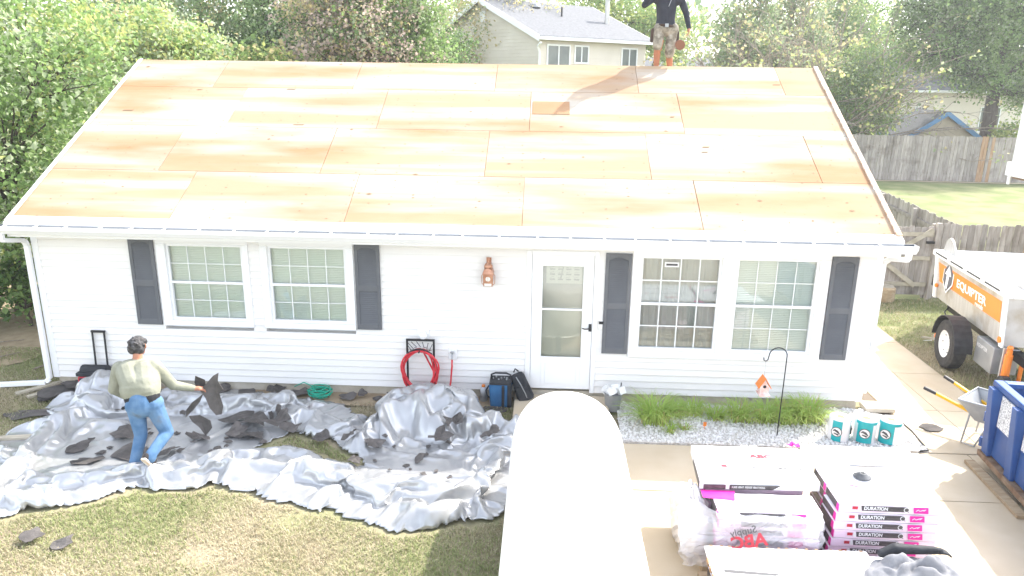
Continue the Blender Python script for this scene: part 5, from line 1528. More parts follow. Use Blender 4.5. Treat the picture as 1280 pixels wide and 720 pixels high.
# shepherd hook with bird house
sk = MB(); hk = [(10.56, -.98, 0), (10.565, -.98, 1.1)]
for k in range(13):
    t = math.pi * k / 12; hk.append((10.45 + .115 * math.cos(t), -.98, 1.18 + .11 * math.sin(t)))
hk += [(10.325, -.98, 1.12), (10.30, -.98, 1.10), (10.275, -.98, 1.115), (10.27, -.98, 1.15)]
sh_o = tag(sk.tube(hk, .0075, 7).build('shepherd_hook', M['darkmetal'], smooth=True, base=(10.56, -.98, 0)), 'thin black shepherd hook standing in the gravel bed', 'garden hook')
bh = thing('bird_house', 'small orange roofed bird house hanging from the shepherd hook', 'bird house', (10.30, -.98, .62))
M['bhpink'] = mat('bird_house_paint', (.70, .42, .36), (.8, .72, .68), scale=14, rough=.7)
q = MB(); q.prism([(10.25, -1.04, .66), (10.36, -1.04, .66), (10.36, -1.04, .76), (10.305, -1.04, .85), (10.25, -1.04, .76)], (0, .12, 0)); q.build('box', M['bhpink'], bh)
q = MB(); q.hexa([(10.225, -1.06, .74), (10.305, -1.06, .875), (10.305, -.9, .875), (10.225, -.9, .74), (10.22, -1.06, .75), (10.305, -1.06, .89), (10.305, -.9, .89), (10.22, -.9, .75)]); q.hexa([(10.3055, -1.06, .875), (10.385, -1.06, .74), (10.385, -.9, .74), (10.3055, -.9, .875), (10.3055, -1.06, .89), (10.39, -1.06, .75), (10.39, -.9, .75), (10.3055, -.9, .89)]); q.build('roof', M['orange'], bh)
q = MB(); q.lathe([(.022, 0), (.022, .003)], (10.305, -1.041, .765), (0, -1, 0), 12); q.build('entrance_hole', M['black'], bh)
q = MB(); q.box(10.235, 10.375, -1.09, -.91, .645, .6595); q.build('perch_tray', M['bhpink'], bh)
q = MB(); q.tube([(10.305, -.98, .885), (10.30, -.98, 1.1)], .0018, 5); q.build('hanging_wire', M['greymetal'], bh)

# ================================================================== DUMPSTER, WHEELBARROW, LIFT TRAILER
dm = thing('dumpster', 'blue steel roll off dumpster with ribbed side at the driveway', 'dumpster', (13.9, -3.5, 0))
dv = Vector((-.12, -.993, 0)).normalized()     # along the side, toward the camera
du = Vector((dv.y * -1, dv.x, 0)).normalized()   # to the right
D0 = Vector((12.93, -1.46, 0))
def dp(a, b, z_): return D0 + dv * a + du * b + Vector((0, 0, z_))
def dbox(a0, a1, b0, b1, z0, z1): return [dp(a0, b0, z0), dp(a1, b0, z0), dp(a1, b1, z0), dp(a0, b1, z0), dp(a0, b0, z1), dp(a1, b0, z1), dp(a1, b1, z1), dp(a0, b1, z1)]
DL, DW = 4.2, 2.3
q = MB(); q.hexa(dbox(.08, DL, .05, .09, .2, 1.06)); q.hexa(dbox(.08, DL, DW - .09, DW - .05, .2, 1.06)); q.hexa(dbox(.05, .0799, .05, DW - .05, .2, 1.06)); q.hexa(dbox(.08, DL, .09, DW - .09, .2, .24)); q.build('tub', M['blue'], dm)
q = MB(); q.hexa(dbox(0, DL, -.01, .1, 1.061, 1.13)); q.hexa(dbox(0, .11, .1001, DW, 1.061, 1.13)); q.hexa(dbox(.1101, DL, DW - .1, DW, 1.061, 1.13)); q.build('top_rail', M['blue'], dm, bevel=.012)
for a in (.02, .62, 1.22, 1.82, 2.42, 3.0):
    q = MB()
    q.hexa([dp(a, -.0, .18), dp(a + .16, -.0, .18), dp(a + .16, .049, .18), dp(a, .049, .18), dp(a + .02, -.07, 1.06), dp(a + .14, -.07, 1.06), dp(a + .16, .049, 1.06), dp(a, .049, 1.06)]); q.build('side_rib', M['blue'], dm, bevel=.008)
q = MB(); q.hexa(dbox(.19, .60, .036, .0495, .60, 1.0)); q.build('worn_white_panel', M['speckle'], dm)
q = MB(); q.hexa(dbox(.80, 1.2, .036, .0495, .60, 1.0)); q.build('worn_white_panel', M['speckle'], dm)
q = MB(); q.hexa(dbox(-.02, DL, -.02, .10, .11, .178)); q.hexa(dbox(-.02, DL, DW - .1, DW + .02, .11, .178)); q.build('base_rail', M['rust'], dm)
for z_ in (.28, .62, .95):
    q = MB(); q.lathe([(.035, -.06), (.035, .06)], dp(-.035, .02, z_), (0, 0, 1), 10); q.build('door_hinge', M['blue'], dm)
q = MB(); q.lathe([(.085, -.05), (.085, .05)], dp(.2, .16, .095), du, 16); q.build('roller', M['rust'], dm)
for k, (a, b, l_) in enumerate([(.05, -.12, 1.25), (.35, .25, .9)]):
    q = MB(); p0 = dp(a, b, .03); p1 = dp(a + l_, b + .06, .03); q.bar(p0, p1, .12, .04)
    tag(q.build('wood_plank', M['wood'], base=(p0.x, p0.y, 0)), ['brown plank on the driveway along the dumpster rail', 'brown plank lying under the dumpster'][k], 'plank')
# rubble inside
q = MB(); random.seed(5)
for k in range(120):
    p = dp(random.uniform(.2, 2.6), random.uniform(.2, 2.1), .55 + random.uniform(0, .3)); rot_box(q, p, random.uniform(.05, .22), random.uniform(.05, .16), .012, (random.uniform(-.6, .6), random.uniform(-.6, .6), random.random() * 3))
o = q.build('roofing_rubble', M['scrap'], base=(13.9, -2.5, .5)); tag(o, 'heap of torn roofing rubble filling the blue dumpster', 'rubble', kind='stuff')

wb = thing('wheelbarrow', 'grey wheelbarrow with yellow handles beside the blue dumpster', 'wheelbarrow', (13.25, -1.05, 0))
wd = Vector((.66, -.75, 0)).normalized(); wsd = Vector((-wd.y, wd.x, 0))
WC = Vector((13.32, -.95, 0))
def wp(a, b, z_): return WC + wd * a + wsd * b + Vector((0, 0, z_))
q = MB()
top_ = [wp(-.32, -.32, .62), wp(.48, -.26, .64), wp(.48, .26, .64), wp(-.32, .32, .62)]; bot = [wp(-.12, -.2, .36), wp(.30, -.17, .34), wp(.30, .17, .34), wp(-.12, .2, .36)]
for i in range(4): q.add([top_[i], top_[(i + 1) % 4], bot[(i + 1) % 4], bot[i]], [(0, 1, 2, 3)])
q.add(bot, [(0, 1, 2, 3)])
tray = q.build('tray', M['greymetal'], wb); sm_ = tray.modifiers.new('s', 'SOLIDIFY'); sm_.thickness = .008
q = MB(); q.tube(top_ + [top_[0]], .014, 6); q.build('tray_rim', M['greymetal'], wb)
text('EQUIPTER' if False else '', .05, M['yellow'], wb, Matrix.Identity(4)) if False else None
for s_ in (-1, 1):
    q = MB(); q.bar(wp(-.62, s_ * .30, .60), wp(.50, s_ * .10, .25), .036, .036); hd_ = q.build('handle', M['yellow'], wb)
    q = MB(); q.bar(wp(-.76, s_ * .323, .636), wp(-.60, s_ * .297, .595), .042, .042); q.build('grip', M['black'], hd_, bevel=.01)
    q = MB(); q.tube([wp(-.18, s_ * .24, .48), wp(-.22, s_ * .25, .02), wp(-.06, s_ * .25, .02), wp(.05, s_ * .2, .4)], .013, 6); q.build('leg', M['greymetal'], wb)
q = MB(); q.lathe([(.08, -.04), (.16, -.035), (.16, .035), (.08, .04)], wp(.50, 0, .165), wsd, 20); q.build('wheel', M['tyre'], wb)
random.seed(17)
for k in range(6):
    p = wp(random.uniform(-.05, .25), random.uniform(-.12, .12), .46 + .03 * k); q = MB(); rot_box(q, p, .10, .07, .006, (random.uniform(-.5, .5), random.uniform(-.5, .5), random.random() * 3))
    tag(q.build('shingle_scrap', M['scrap'], base=(p.x, p.y, p.z)), 'dark shingle piece lying in the wheelbarrow tray', 'shingle scrap', 'shingle pieces in the wheelbarrow')
scrap('shingle_scrap', 'flat grey shingle piece on the concrete under the wheelbarrow handle', 12.80, -.55, .13, .2, 1.3, group=None, ontarp=False, bend=.004)

# lift trailer (dump box on wheels, orange panel)
lt = thing('lift_trailer', 'white roofing lift trailer with orange lettered side panel and big tyre', 'trailer', (15.0, 2.0, 0))
E0 = Vector((14.62, 3.50, 0)); E1 = Vector((14.27, .68, 0))
ed = (E1 - E0).normalized(); en = Vector((-ed.y, ed.x, 0))      # en points to the right (+x)
if en.x < 0: en = -en
EL = (E1 - E0).length; EW = 1.55
def ep(a, b, z_): return E0 + ed * a + en * b + Vector((0, 0, z_))
def ebox(a0, a1, b0, b1, z0, z1): return [ep(a0, b0, z0), ep(a1, b0, z0), ep(a1, b1, z0), ep(a0, b1, z0), ep(a0, b0, z1), ep(a1, b0, z1), ep(a1, b1, z1), ep(a0, b1, z1)]
zb_, zt_ = .80, 1.56
q = MB()
q.hexa([ep(.12, .06, zb_), ep(EL - .02, .06, zb_), ep(EL - .02, .10, zb_), ep(.12, .10, zb_), ep(0.02, .0, zt_), ep(EL, .0, zt_), ep(EL, .04, zt_), ep(.02, .04, zt_)])
q.hexa([ep(.12, EW - .1, zb_), ep(EL - .02, EW - .1, zb_), ep(EL - .02, EW - .06, zb_), ep(.12, EW - .06, zb_), ep(.02, EW - .04, zt_), ep(EL, EW - .04, zt_), ep(EL, EW, zt_), ep(.02, EW, zt_)])
q.hexa([ep(EL - .06, .101, zb_), ep(EL - .021, .101, zb_), ep(EL - .021, EW - .101, zb_), ep(EL - .06, EW - .101, zb_), ep(EL - .04, .041, zt_), ep(EL - .001, .041, zt_), ep(EL - .001, EW - .041, zt_), ep(EL - .04, EW - .041, zt_)])
q.hexa(ebox(.12, EL - .06, .101, EW - .101, zb_, zb_ + .03))
q.build('dump_box', M['alu'], lt)
def sp(a, f, off=-.004):
    """point on the leaning side panel: a along, f 0 bottom..1 top"""
    return ep(a + .1 * (1 - f) * (1 if a < .3 else 0), .06 * (1 - f) + off, zb_ + (zt_ - zb_) * f)
q = MB(); q.add([sp(.16, .42), sp(EL - .2, .42), sp(EL - .2, .86), sp(.12, .86)] + [sp(.16, .42, .002), sp(EL - .2, .42, .002), sp(EL - .2, .86, .002), sp(.12, .86, .002)], [(0, 1, 2, 3), (4, 7, 6, 5), (0, 4, 5, 1), (3, 2, 6, 7), (0, 3, 7, 4), (1, 5, 6, 2)]); op = q.build('orange_panel', M['orange'], lt)
for a in (.02, EL - .11):
    q = MB(); q.hexa([ep(a, .03, zb_ - .02), ep(a + .11, .03, zb_ - .02), ep(a + .11, .059, zb_ - .02), ep(a, .059, zb_ - .02), ep(a, -.03, zt_), ep(a + .11, -.03, zt_), ep(a + .11, -.001, zt_), ep(a, -.001, zt_)]); q.build('corner_post', M['white'], lt)
q = MB(); q.hexa(ebox(-.05, EL + .03, -.06, .05, zt_ + .001, zt_ + .10)); q.hexa(ebox(-.05, EL + .03, EW - .05, EW + .06, zt_ + .001, zt_ + .10)); q.hexa(ebox(EL - .06, EL + .04, .0501, EW - .0501, zt_ + .001, zt_ + .10)); q.build('top_rail', M['white'], lt, bevel=.012)
q = MB()
for k in range(4): q.hexa(ebox(.10 + k * .68, .62 + k * .68, -.066, -.061, zt_ + .05, zt_ + .075))
q.build('dark_slots', M['black'], lt)
# white lid panels over the box
q = MB(); q.hexa(ebox(-.02, EL - .07, .06, EW - .06, zt_ + .06, zt_ + .10)); q.build('lid', M['white'], lt, bevel=.01)
# lettering
lean = tuple(Vector((0, 0, 1)) - en * .079)
tx = frame3(sp(.98, .64, -.007), tuple(ed), lean)
text('EQUIPTER', .20, M['whiteink'], lt, tx, bold=.005, sx=1.28)
text('rentals', .11, M['whiteink'], lt, frame3(sp(1.75, .475, -.007), tuple(ed), lean), bold=.002)
c_ = sp(.62, .66, -.012); up_ = Vector((0, 0, 1))
def dia(hw, hh, off, m, nm):
    q = MB(); o_ = c_ + en * off
    q.prism([o_ + up_ * hh, o_ + ed * hw + up_ * hh * .35, o_ + ed * hw - up_ * hh * .35, o_ - up_ * hh, o_ - ed * hw - up_ * hh * .35, o_ - ed * hw + up_ * hh * .35], en * .003); q.build(nm, m, lt)
dia(.22, .30, .0, M['whiteink'], 'emblem_border'); dia(.19, .265, -.004, M['darkink'], 'emblem')
q = MB(); o_ = c_ - en * .009
q.prism([o_ + up_ * .2, o_ + ed * .13 + up_ * .03, o_ + ed * .05 + up_ * .03, o_ + ed * .03 - up_ * .22, o_ - ed * .05 - up_ * .2, o_ - ed * .05 + up_ * .03, o_ - ed * .13 + up_ * .03], en * .003); q.build('emblem_arrow', M['whiteink'], lt)
# curved lid handles
for a, b in ((.0, .1), (EL - .5, .25)):
    q = MB(); pts = [ep(a + .55 * k / 10, b, zt_ + .10 + .26 * math.sin(math.pi * (k / 10) ** .7) ** .8) for k in range(11)] 
    q.prism(pts, en * .03); q.build('curved_flap', M['alu'], lt)
# chassis, wheels, tool box, jack
q = MB(); q.hexa(ebox(.2, EL + .9, .25, .37, .58, .72)); q.hexa(ebox(.2, EL + .9, EW - .37, EW - .25, .58, .72)); q.hexa(ebox(1.3, 1.5, .37, EW - .37, .5, .6)); q.build('chassis', M['darkmetal'], lt)
WCn = Vector((14.22, 1.85, .41))
for off in (0, EW + .02):
    c0 = WCn + en * off
    q = MB(); q.lathe([(.23, -.11), (.36, -.12), (.405, -.09), (.412, 0), (.405, .09), (.36, .12), (.23, .11)], c0, en, 32, cap=False); wh = q.build('tyre', M['tyre'], lt, smooth=False)
    q = MB(); q.lathe([(.235, -.10), (.225, -.085), (.19, -.04), (.12, -.035), (.10, -.075), (.06, -.085), (.01, -.085)], c0, en, 24, cap=False); q.build('rim', M['white'], wh)
    q = MB()
    for k in range(6):
        t = k * math.pi / 3; q.lathe([(.014, 0), (.014, .02)], c0 - en * .055 + ed * .15 * math.cos(t) + up_ * .15 * math.sin(t), -en, 8)
    q.build('lug_nuts', M['greymetal'], wh)
    q = MB(); pa = []
    for k in range(13):
        t = math.pi * (.0 + k / 12 * .98); pa.append((math.cos(t), math.sin(t)))
    for (c1, s1), (c2, s2) in zip(pa[:-1], pa[1:]):
        a_ = [c0 + ed * .47 * c1 + up_ * .47 * s1 - en * .14, c0 + ed * .47 * c2 + up_ * .47 * s2 - en * .14]; q.hexa([a_[0], a_[1], a_[1] + en * .28, a_[0] + en * .28, a_[0] * 1 + (ed * c1 + up_ * s1) * .014, a_[1] + (ed * c2 + up_ * s2) * .014, a_[1] + en * .28 + (ed * c2 + up_ * s2) * .014, a_[0] + en * .28 + (ed * c1 + up_ * s1) * .014])
    q.build('mudguard', M['black'], lt)
q = MB(); q.hexa(ebox(2.15, 2.75, -.02, .35, .32, .74)); tbx = q.build('tool_box', M['greymetal'], lt, bevel=.01)
text('EQUIPTER', .08, M['whiteink'], tbx, frame3(ep(2.2, -.024, .62), tuple(ed), (0, 0, 1)))
q = MB(); q.hexa(ebox(2.751, 2.77, .10, .16, .45, .60)); q.build('latch', M['alu'], tbx)
for a, b in ((EL + .12, .10),):
    q = MB(); q.tube([ep(a, b, .1), ep(a, b, .72)], .055, 14); q.tube([ep(a, b, .72), ep(a, b, .80)], .04, 12); q.build('jack_cylinder', M['orange'], lt, smooth=False)
    q = MB(); q.hexa(ebox(a - .1, a - .065, b - .05, b + .05, .1, .8)); q.build('jack_bracket', M['alu'], lt)
    q = MB(); q.lathe([(.03, 0), (.045, .03), (.03, .06)], ep(a, b, .80), (0, 0, 1), 12); q.build('jack_cap', M['orange'], lt)
    q = MB(); q.lathe([(.05, -.08), (.14, -.05), (.14, .05), (.05, .08)], ep(a + .12, b - .05, .28), en, 18); q.build('jockey_wheel', M['black'], lt)
    q = MB(); q.tube([ep(a, b + .2, .3), ep(a, b + .2, .7)], .03, 10); q.build('hydraulic_ram', M['orange'], lt)
q = MB(); q.lathe([(.012, -.03), (.05, -.02), (.05, .02), (.012, .03)], sp(EL - .07, .12, -.03), en, 10); q.build('orange_lamp', M['orange'], lt)
q = MB(); q.lathe([(.012, -.03), (.035, -.02), (.035, .02), (.012, .03)], sp(.1, .3, -.03), en, 10); q.build('marker_lamp', M['orange'], lt)
q = MB(); q.hexa(ebox(-.16, -.02, .05, .2, .95, 1.15)); q.build('rear_bracket', M['black'], lt)
q = MB(); q.tube([ep(.3, .3, .75), ep(.5, .1, .62), ep(.75, .05, .6), ep(.9, .2, .7)], .012, 6); q.build('cable', M['black'], lt)
q = MB(); q.hexa(ebox(.55, 1.0, -.05, .2, .12, .2)); q.bar(ep(.3, -.1, .05), ep(.9, .05, .2), .07, .03); q.build('rear_step', M['alu'], lt)
q = MB(); q.hexa(ebox(.7, .8, -.08, .0, .2, .28)); q.build('step_clamp', M['orange'], lt)
# litter and round tan ball by the gate
q = MB(); random.seed(2)
for k in range(9): rot_box(q, (14.6 + random.uniform(-.15, .15), 2.9 + random.uniform(-.25, .25), .03), .07, .03, .008, (random.uniform(-.4, .4), random.uniform(-.4, .4), random.random() * 3))
tag(q.build('plastic_litter', M['white'], base=(14.6, 2.9, 0)), 'crumpled clear plastic litter on the grass behind the lift trailer', 'litter')
lg = thing('log_round', 'short cut log round standing by the wooden gate', 'log', (14.85, 5.75, 0))
q = MB(); q.lathe([(.16, 0), (.2, .03), (.205, .3), (.17, .34)], (14.85, 5.75, -.01), n=18); q.build('bark', M['wood'], lg)
q = MB(); q.lathe([(.165, 0), (.16, .012)], (14.85, 5.75, .33), n=18); q.build('cut_face', M['scrapw'], lg)

# ================================================================== FENCES
def fence(name, label, p0, p1, h, bw, z0=0.0, side=1, brown=(), rails=True, cat='fence', dog=True, kindpic='board', posts=True):
    p0 = Vector((p0[0], p0[1], 0)); p1 = Vector((p1[0], p1[1], 0)); d = (p1 - p0); L_ = d.length; d.normalize(); nrm = Vector((-d.y, d.x, 0)) * side
    t = thing(name, label, cat, (p0.x, p0.y, z0))
    n = int(L_ / bw)
    rr = random.Random(int(L_ * 100))
    for k in range(n):
        a = k * bw + rr.uniform(.001, .006); w = bw - .008 - rr.uniform(0, .008); hh = h + rr.uniform(-.025, .02); ln_ = rr.uniform(-.012, .012); off = rr.uniform(-.004, .004)
        c = .022 if dog else .0
        b0 = p0 + d * a + nrm * off; b1 = b0 + d * w
        sh = d * ln_; Z = lambda v, z_: Vector((v.x, v.y, z0 + z_))
        pts = [Z(b0, .02), Z(b1, .02), Z(b1 + sh, hh - c), Z(b1 + sh - d * c, hh), Z(b0 + sh + d * c, hh), Z(b0 + sh, hh - c)]
        MB().prism(pts, nrm * .018).build(kindpic, M['fencebrown'] if k in brown else M['fence'], t)
    if rails:
        for zr in (.3, h * .5, h - .3):
            q = MB(); q.bar(p0 + nrm * .045 + Vector((0, 0, z0 + zr)), p1 + nrm * .045 + Vector((0, 0, z0 + zr)), .04, .085); q.build('rail', M['fence'], t)
    if posts:
        k = 0.0
        while k <= L_ + .01:
            q = MB(); c = p0 + d * k + nrm * .115; q.bar((c.x, c.y, z0 - .05), (c.x, c.y, z0 + h - .02), .09, .09, up=(0, 1, 0)); q.build('post', M['fence'], t)
            k += 2.4
    return t
fence('wood_fence', 'weathered grey board fence behind the lift trailer', (15.86, 6.0), (22.0, 6.0), 1.68, .135)
fence('wood_fence', 'weathered side fence running back from the gate to the yard', (16.45, 6.15), (17.4, 15.5), 1.62, .14)
fence('wood_fence', 'short grey board fence between the house and the gate', (12.15, 6.1), (13.7, 6.02), 1.6, .135)
fence('wood_fence', 'tall weathered fence across the back of the yard', (17.5, 26.9), (34.0, 26.2), 2.15, .15, brown=(70, 71, 73))
sheet('fence_footing', [(17.4, 26.5), (34, 25.9), (34, 26.15), (17.4, 26.8)], .012, M['conc'])
gt = thing('wood_gate', 'grey wooden gate with diagonal braces beside the house', 'gate', (14.8, 6.0, 0))
rr = random.Random(77)
for k in range(15):
    a = 13.75 + k * .138; hh = 1.62 + rr.uniform(-.03, .03)
    MB().prism([(a, 6.01, .08), (a + .13, 6.01, .08), (a + .13 + rr.uniform(-.01, .01), 6.01, hh - .02), (a + .11, 6.01, hh), (a + .02, 6.01, hh), (a, 6.01, hh - .02)], (0, .018, 0)).build('board', M['fence'], gt)
for zr in (.33, .92, 1.45):
    MB().bar((13.76, 5.985, zr), (15.8, 5.985, zr), .09, .04, up=(0, 1, 0)).build('rail', M['scrapw'], gt)
MB().bar((14.2, 5.95, .50), (15.76, 5.95, 1.56), .10, .025, up=(0, 1, 0)).build('diagonal_brace', M['scrapw'], gt)
MB().bar((14.72, 5.95, .90), (15.55, 5.95, .30), .10, .025, up=(0, 1, 0)).build('diagonal_brace', M['scrapw'], gt)
MB().bar((15.88, 5.98, -.05), (15.88, 5.98, 1.7), .1, .1, up=(0, 1, 0)).build('gate_post', M['fence'], gt)
MB().box(15.66, 15.84, 5.945, 5.98, 1.25, 1.3).build('hinge', M['darkmetal'], gt)

# ================================================================== NEIGHBOURING BUILDINGS
def siding_wall(parent, p0, p1, z0, z1, out, m, step=.16, top=None, name='siding_board'):
    """horizontal boards on a wall from p0 to p1 (xy), face normal out; top(u)->z limit for gables"""
    p0 = Vector((p0[0], p0[1], 0)); p1 = Vector((p1[0], p1[1], 0)); d = (p1 - p0); o_ = Vector((out[0], out[1], 0)).normalized()
    z_ = z0
    while z_ < z1 - .02:
        za, zb = z_, min(z_ + step, z1)
        u0, u1 = (0, 1) if top is None else top(zb)
        v0, v1 = (0, 1) if top is None else top(za)
        if u1 - u0 > .01:
            a0 = p0 + d * v0; a1 = p0 + d * v1; c0 = p0 + d * u0; c1 = p0 + d * u1
            q = MB(); pts = [a0 + o_ * .024, a1 + o_ * .024, c1 + o_ * .004, c0 + o_ * .004]; zz = [za, za, zb, zb]
            f_ = [Vector((p.x, p.y, z)) for p, z in zip(pts, zz)]; b_ = [p - o_ * .05 for p in f_]
            q.add(f_ + b_, [(0, 1, 2, 3), (4, 7, 6, 5), (0, 4, 5, 1), (1, 5, 6, 2), (2, 6, 7, 3), (3, 7, 4, 0)])
            q.build(name, m, parent)
        z_ = zb
def gable_house(name, label, corner, theta, length, half, wall_h, rise, wallm, roofm, over=.35, windows=(), boards=True, gvent=True, trimm=None):
    trimm = trimm or M['trim']
    h = thing(name, label, 'house', (corner[0], corner[1], 0))
    d = Vector((math.cos(theta), math.sin(theta), 0)); g = Vector((-math.sin(theta), math.cos(theta), 0)); c = Vector((corner[0], corner[1], 0))
    def p(a, b, z_): return c + d * a + g * b + Vector((0, 0, z_))
    sl = rise / half
    q = MB(); q.hexa([p(.03, .03, 0), p(length - .03, .03, 0), p(length - .03, 2 * half - .03, 0), p(.03, 2 * half - .03, 0), p(.03, .03, wall_h), p(length - .03, .03, wall_h), p(length - .03, 2 * half - .03, wall_h), p(.03, 2 * half - .03, wall_h)])
    q.prism([p(.03, .03, wall_h), p(.03, 2 * half - .03, wall_h), p(.03, half, wall_h + rise - .06)], d * (length - .06)); wl = q.build('wall', wallm, h)
    if boards:
        zs = max(0, wall_h - 3.0)
        siding_wall(wl, p(0, 0, 0)[:2], p(length, 0, 0)[:2], zs, wall_h, (-g)[:2], wallm)
        siding_wall(wl, p(0, 0, 0)[:2], p(0, 2 * half, 0)[:2], zs, wall_h + rise - .05, (-d)[:2], wallm,
                    top=lambda z_: (0, 1) if z_ <= wall_h else (min(.5, (z_ - wall_h) / sl / (2 * half)), max(.5, 1 - (z_ - wall_h) / sl / (2 * half))))
    q = MB()
    for s_ in (0, 1):
        B = (lambda b: b) if s_ == 0 else (lambda b: 2 * half - b)
        th = .12
        q.hexa([p(-over, B(-over), wall_h - over * sl), p(length + over, B(-over), wall_h - over * sl), p(length + over, B(half - .001), wall_h + rise), p(-over, B(half - .001), wall_h + rise),
                p(-over, B(-over), wall_h - over * sl + th), p(length + over, B(-over), wall_h - over * sl + th), p(length + over, B(half - .001), wall_h + rise + th), p(-over, B(half - .001), wall_h + rise + th)])
    rf_ = q.build('roof', roofm, h)
    for aa in (-over - .03, length + over + .002):
        for s_ in (0, 1):
            B = (lambda b: b) if s_ == 0 else (lambda b: 2 * half - b)
            q = MB(); q.prism([p(aa, B(-over - .02), wall_h - over * sl - .14), p(aa, B(half), wall_h + rise - .13), p(aa, B(half), wall_h + rise + .125), p(aa, B(-over - .02), wall_h - over * sl + .125)], d * .028); q.build('rake_board', trimm, h)
    for s_ in (0, 1):
        B = (lambda b: b) if s_ == 0 else (lambda b: 2 * half - b)
        q = MB(); q.hexa([p(-over, B(-over - .13), wall_h - over * sl - .06), p(length + over, B(-over - .13), wall_h - over * sl - .06), p(length + over, B(-over - .005), wall_h - over * sl - .06), p(-over, B(-over - .005), wall_h - over * sl - .06),
                          p(-over, B(-over - .13), wall_h - over * sl + .08), p(length + over, B(-over - .13), wall_h - over * sl + .08), p(length + over, B(-over - .005), wall_h - over * sl + .08), p(-over, B(-over - .005), wall_h - over * sl + .08)]); q.build('gutter', trimm, h)
    for (a0, a1, z0, z1) in windows:
        w = bpy.data.objects.new('window', None); COL.objects.link(w); w.parent = h; w.location = p(a0, 0, z0) - c
        q = MB(); e = .07
        def wb_(x0_, x1_, za, zb, y0_, y1_): q.hexa([p(x0_, y0_, za), p(x1_, y0_, za), p(x1_, y1_, za), p(x0_, y1_, za), p(x0_, y0_, zb), p(x1_, y0_, zb), p(x1_, y1_, zb), p(x0_, y1_, zb)])
        wb_(a0 - e, a0, z0 - e, z1 + e, -.07, -.02); wb_(a1, a1 + e, z0 - e, z1 + e, -.07, -.02); wb_(a0, a1, z1, z1 + e, -.07, -.02); wb_(a0, a1, z0 - e, z0, -.07, -.02); am = (a0 + a1) / 2; wb_(am - .03, am + .03, z0, z1, -.065, -.02)
        q.build('frame', trimm, w)
        for (x0_, x1_) in ((a0, am - .03), (am + .03, a1)):
            q = MB(); wb_(x0_, x1_, z0, z1, -.045, -.03); q.build('pane', M['darkglass'], w)
    return h, p, rf_
# the beige house behind the ridge
bh_c = (6.98, 25.5)
h2, hp, r2_ = gable_house('beige_house', 'beige sided house with grey shingle roof behind the plywood ridge', bh_c, R(40), 7.0, 4.5, 6.43, 1.8, M['beige'], M['greyroof'],
                          windows=[(.45, 1.75, 5.0, 6.0), (2.15, 2.95, 5.3, 6.0), (5.3, 6.3, 4.9, 5.98)])
q = MB(); q.hexa([hp(-.06, 4.28, 7.2), hp(-.025, 4.28, 7.2), hp(-.025, 4.72, 7.2), hp(-.06, 4.72, 7.2), hp(-.06, 4.28, 7.72), hp(-.025, 4.28, 7.72), hp(-.025, 4.72, 7.72), hp(-.06, 4.72, 7.72)]); q.build('gable_vent', M['trim'], h2)
q = MB(); pts = [hp(-.3, -.42, 6.1), hp(-.2, -.1, 5.95), hp(-.08, -.08, 5.7), hp(-.08, -.08, 3.4)]
for a, b in zip(pts[:-1], pts[1:]): q.bar(a, b, .09, .07, up=(0, 1, 0) if abs((b - a).normalized().z) > .5 else (0, 0, 1))
q.build('downspout', M['trim'], h2)
def on_roof(a, s_): return hp(a, s_ * 4.5, 6.43 + 1.8 * s_ + .12)
q = MB(); c_ = on_roof(6.0, .42); q.tube([c_ - Vector((0, 0, .05)), c_ + Vector((0, 0, 1.15))], .12, 14); q.lathe([(.17, 0), (.17, .1)], c_ + Vector((0, 0, 1.15)), n=14); q.build('flue_pipe', M['alu'], r2_)
q = MB(); c_ = on_roof(3.4, .55); q.tube([c_, c_ + Vector((0, 0, .45))], .045, 8); q.build('vent_pipe', M['darkmetal'], r2_)
q = MB(); c_ = on_roof(2.6, .8); q.lathe([(.28, 0), (.28, .05), (.2, .16), (.02, .2)], c_, n=14); q.build('roof_vent', M['greymetal'], r2_)

# shed with blue trim behind the back fence
sh2, spn, _ = gable_house('garden_shed', 'tan garden shed with blue roof trim behind the back fence', (26.3, 33.2), R(-90) + R(90) - R(90), 3.0, 1.75, 1.85, 1.2, M['shedwall'], M['greyroof'], over=.18, boards=False, trimm=M['bluetrim'])
sh2.rotation_euler = (0, 0, 0)
# beige house glimpsed behind the big tree
h3, _, _ = gable_house('beige_house', 'beige house with white trimmed window half hidden by the big tree', (30.0, 40.0), R(12), 12, 3.6, 4.2, 2.0, M['beige'], M['greyroof'], windows=[(1.2, 2.0, 1.6, 3.0), (6, 7.4, 1.5, 3.0)])
h4, _, _ = gable_house('grey_roof_house', 'low house with grey roof glimpsed through brush behind the ridge', (14.5, 42.0), R(2), 9.5, 3.5, 4.6, 1.3, mat('grey_wall', (.42, .41, .42), rough=.8), M['greyroof'], boards=False)
h5, _, _ = gable_house('grey_roof_house', 'house with long pale grey roof behind the brush by the shed', (22.5, 44.0), R(0), 10, 4, 4.2, 2.2, M['beige'], M['greyroof'], boards=False)
h6, _, _ = gable_house('cream_house', 'pale house wall glimpsed low through the left trees', (-13.0, 34.0), R(5), 9, 3.5, 3.4, 1.8, M['beige'], M['greyroof'], boards=False, windows=[(2, 3, 1.4, 2.6)])
